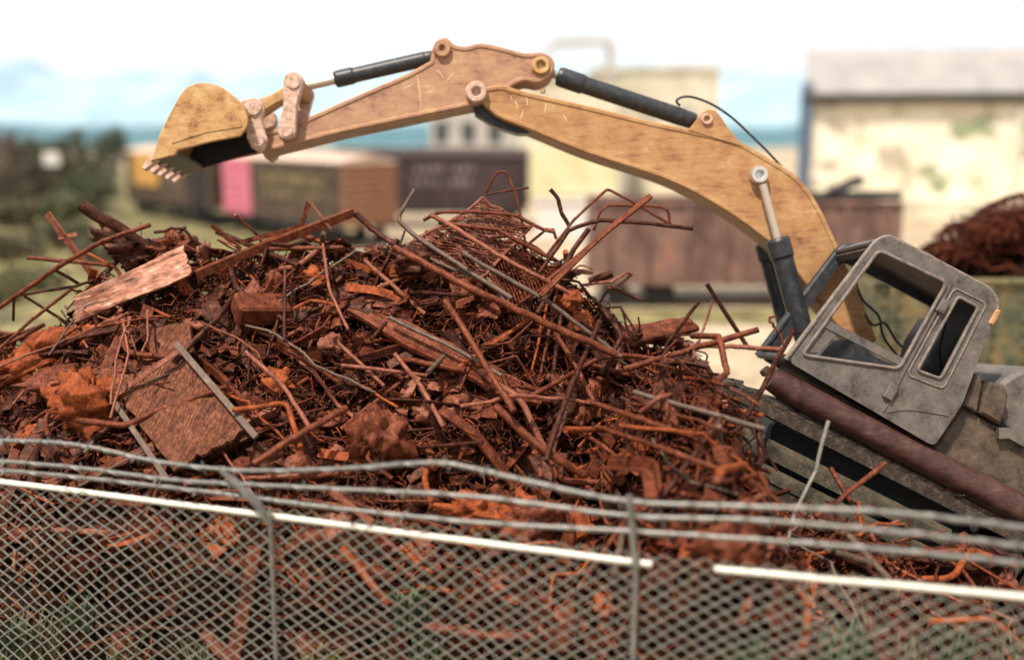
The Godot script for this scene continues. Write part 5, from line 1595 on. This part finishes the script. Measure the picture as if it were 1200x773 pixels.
func make_trees() -> void:
	var m := StandardMaterial3D.new()
	m.vertex_color_use_as_albedo = true
	m.roughness = 0.7
	m.backlight_enabled = true
	m.backlight = Color(0.2, 0.22, 0.1)
	var list := [[-30, 243, 78.0, 5.6, 3.4, L(0.075, 0.05, 0.03), "brown leafless-looking bush at the left edge"], [22, 240, 74.0, 5.0, 2.9, L(0.09, 0.06, 0.038), "rusty brown tree at far left beyond the grass"], [58, 238, 70.0, 4.9, 2.7, L(0.06, 0.06, 0.028), "dark olive tree right of the brown one at far left"], [100, 236, 72.0, 5.3, 2.8, L(0.055, 0.065, 0.032), "dark green tree beside the yellow-patched boxcar"], [132, 232, 80.0, 5.4, 2.6, L(0.06, 0.075, 0.05), "grey-green tree partly behind the yellow-patched boxcar"], [70, 262, 60.0, 1.6, 2.4, L(0.1, 0.11, 0.05), "low green bush in front of the dark trees"], [20, 268, 58.0, 1.4, 2.2, L(0.13, 0.11, 0.06), "low brownish bush at the foot of the brown tree"], [-8, 262, 62.0, 3.0, 3.6, L(0.07, 0.05, 0.03), "broad brown bush at the left edge in front of the trees"], [44, 256, 66.0, 3.4, 3.4, L(0.06, 0.05, 0.03), "broad dark bush between the brown and olive trees"], [112, 258, 66.0, 2.6, 3.2, L(0.07, 0.08, 0.04), "green bush at the near end of the yellow-patched boxcar"], [8, 300, 44.0, 1.1, 2.8, L(0.12, 0.1, 0.05), "low dry bush in the field at the left edge"], [72, 300, 47.0, 1.2, 2.6, L(0.08, 0.075, 0.035), "low olive bush in the field below the dark trees"], [124, 300, 43.0, 1.0, 2.4, L(0.09, 0.085, 0.045), "low bush in the field left of the bucket teeth"], [40, 330, 36.0, 0.7, 2.2, L(0.16, 0.15, 0.07), "pale yellowish clump in the field beyond the pinkish bar"], [-14, 350, 33.0, 0.7, 2.0, L(0.12, 0.11, 0.05), "pale clump in the field cut by the left edge"]]
	for q in list:
		var z: float = EYE.z - q[2]
		var p := w(q[0], q[1], z)
		var t := thing("tree" if "tree" in q[6] and q[3] > 4.0 else "bush", q[6], "tree" if "tree" in q[6] and q[3] > 4.0 else "bush", "trees and bushes at far left")
		t.position = Vector3(p.x, 0, p.z)
		var b := MB.new()
		var h: float = q[3]; var wd: float = q[4]
		b.sweep(wavered([Vector3.ZERO, Vector3(0.1, h * 0.4, 0), Vector3(-0.1, h * 0.8, 0)], 0.4, 0.1, q[0]), circle(0.16 if h > 2.0 else 0.06, 7), true, [1.3, 1.1, 1.0, 0.9, 0.8, 0.7, 0.6, 0.5, 0.45, 0.4, 0.35, 0.3, 0.3, 0.25])
		for k in 7:
			var a := TAU * k / 7.0
			var s := Vector3(0, h * rng.randf_range(0.25, 0.6), 0)
			b.sweep([s, s + Vector3(cos(a) * wd * 0.25, h * 0.15, sin(a) * wd * 0.25), s + Vector3(cos(a) * wd * 0.4, h * 0.3, sin(a) * wd * 0.4)], circle(0.05, 5), true, [1.0, 0.7, 0.4])
		part(b, "trunk", M.bark, t)
		b = MB.new()
		var clumps := []
		for k in 26:
			var d := Vector3(rng.randf_range(-1, 1), rng.randf_range(-1, 1), rng.randf_range(-1, 1)).limit_length(1.0)
			clumps.append(Vector3(d.x * wd * 0.5, h * (0.58 + d.y * 0.4), d.z * wd * 0.5))
		for k in 2600:
			var cc: Vector3 = clumps[k % 26]
			var d := Vector3(rng.randfn(), rng.randfn(), rng.randfn()) * 0.26 * minf(wd, h) / 2.6
			var o := cc + d
			if o.y < 0.05: continue
			var n1 := Vector3(rng.randf_range(-1, 1), rng.randf_range(-0.2, 1), rng.randf_range(-1, 1)).normalized()
			var s := n1.cross(Vector3(rng.randf(), rng.randf(), rng.randf() + 0.1)).normalized() * rng.randf_range(0.06, 0.12)
			var u := n1.cross(s)
			var g := rng.randf_range(0.6, 1.5)
			b.tint = Color(q[5].r * g, q[5].g * g, q[5].b * g)
			b.flat(o - s, o + s * 0.3 + u, o + s, n1)
			b.flat(o - s, o + s, o + s * 0.3 - u, n1)
		part(b, "crown", m, t)
	var sg := thing("notice_board", "small white board on a post among the dark trees", "sign")
	var p := w(60, 186, EYE.z - 64.0)
	sg.position = Vector3(p.x, 0, p.z)
	slab(sg, "post", M.bark, Vector3(0, p.y / 2, -0.06), Vector3(0.12, p.y + 0.6, 0.1))
	slab(sg, "panel", M.old_white, Vector3(0, p.y, 0), Vector3(1.0, 0.8, 0.05))


func make_ground() -> void:
	var b := MB.new()
	b.quad(Vector3(-900, 0, 60), Vector3(900, 0, 60), Vector3(900, 0, -900), Vector3(-900, 0, -900), Vector3.UP)
	var o := part(b, "ground", M.yard_ground, self)
	o.set_meta("kind", "structure")
	# grassy ground on the left, with a wavering border
	b = MB.new()
	var n := 60
	for i in n:
		var z0 := lerpf(14.0, -120.0, float(i) / n); var z1 := lerpf(14.0, -120.0, float(i + 1) / n)
		var a0 := -3.2 - maxf(0.0, -z0) * 0.14 + 1.6 * bumps.get_noise_2d(z0 * 0.4, 5.0) + 0.8 * bumps.get_noise_2d(z0 * 1.7, 9.0)
		var a1 := -3.2 - maxf(0.0, -z1) * 0.14 + 1.6 * bumps.get_noise_2d(z1 * 0.4, 5.0) + 0.8 * bumps.get_noise_2d(z1 * 1.7, 9.0)
		b.quad(Vector3(-140, 0.004, z0), Vector3(a0, 0.004, z0), Vector3(a1, 0.004, z1), Vector3(-140, 0.004, z1), Vector3.UP)
	o = part(b, "grass_field", M.grass_ground, self)
	o.set_meta("kind", "structure")
	b = MB.new()
	for i in 24:
		var x0 := 2.0 + i * 0.5; var x1 := x0 + 0.5
		var f0 := -17.0 + 0.8 * bumps.get_noise_2d(x0, 2.0); var f1 := -17.0 + 0.8 * bumps.get_noise_2d(x1, 2.0)
		b.quad(Vector3(x0, 0.006, f0), Vector3(x1, 0.006, f1), Vector3(x1, 0.006, -19.5), Vector3(x0, 0.006, -19.5), Vector3.UP)
	o = part(b, "grass_verge", M.grass_ground, self)
	o.set_meta("kind", "structure")


func _ready() -> void:
	rng.seed = 4711
	bumps.seed = 5; bumps.frequency = 0.8; bumps.fractal_octaves = 3
	fine.seed = 9; fine.frequency = 1.4; fine.fractal_octaves = 3
	# ---- camera, sky, sun, exposure
	var lens := CameraAttributesPhysical.new()
	lens.frustum_focal_length = 24.0 * F / 773.0
	lens.frustum_focus_distance = 11.75
	lens.exposure_aperture = lens.frustum_focal_length / 1000.0 / 0.2
	lens.frustum_near = 0.1
	lens.frustum_far = 3000.0
	var cam := Camera3D.new()
	cam.name = "camera"
	add_child(cam)
	cam.transform = Transform3D(view, EYE)
	cam.attributes = lens
	cam.fov = rad_to_deg(2.0 * atan(386.5 / F))
	cam.near = 0.1
	cam.far = 3000.0
	cam.current = true
	var sky_m := ProceduralSkyMaterial.new()
	sky_m.sky_top_color = Color(0.86, 0.867, 0.88)
	sky_m.sky_horizon_color = Color(0.865, 0.87, 0.88)
	sky_m.sky_curve = 0.2
	sky_m.ground_bottom_color = Color(0.45, 0.4, 0.34)
	sky_m.ground_horizon_color = Color(0.7, 0.68, 0.64)
	var sky := Sky.new(); sky.sky_material = sky_m
	var env := Environment.new()
	env.background_mode = Environment.BG_SKY
	env.sky = sky
	env.tonemap_mode = Environment.TONE_MAPPER_LINEAR
	env.tonemap_exposure = 1.45
	env.sdfgi_enabled = true; env.ssao_enabled = true; env.ssil_enabled = true
	var we := WorldEnvironment.new(); we.name = "world"; we.environment = env
	add_child(we)
	var sun := DirectionalLight3D.new()
	sun.name = "sun"
	sun.light_energy = 1.6
	sun.light_color = Color(1.0, 0.96, 0.9)
	sun.light_angular_distance = 3.0
	sun.shadow_enabled = true
	add_child(sun)
	sun.look_at_from_position(Vector3(-2.6, 9, 3.4), Vector3.ZERO)
	# ---- structure, then things
	make_surfaces()
	for q in [[-250, 430], [-60, 420], [0, 412], [60, 402], [110, 352], [150, 318], [200, 306], [260, 300], [330, 290], [400, 284], [470, 292], [540, 284], [600, 294], [650, 318], [700, 350], [750, 384], [800, 412], [830, 450], [856, 560], [900, 605], [1000, 655], [1200, 740]]:
		var p := w(q[0], q[1], -0.5)
		ridge_x.append(p.x); ridge_y.append(p.y)
	make_ground()
	make_heap()
	make_background()
	make_excavator()
	make_fence()
	make_scrap()
	scatter()
	make_weeds()
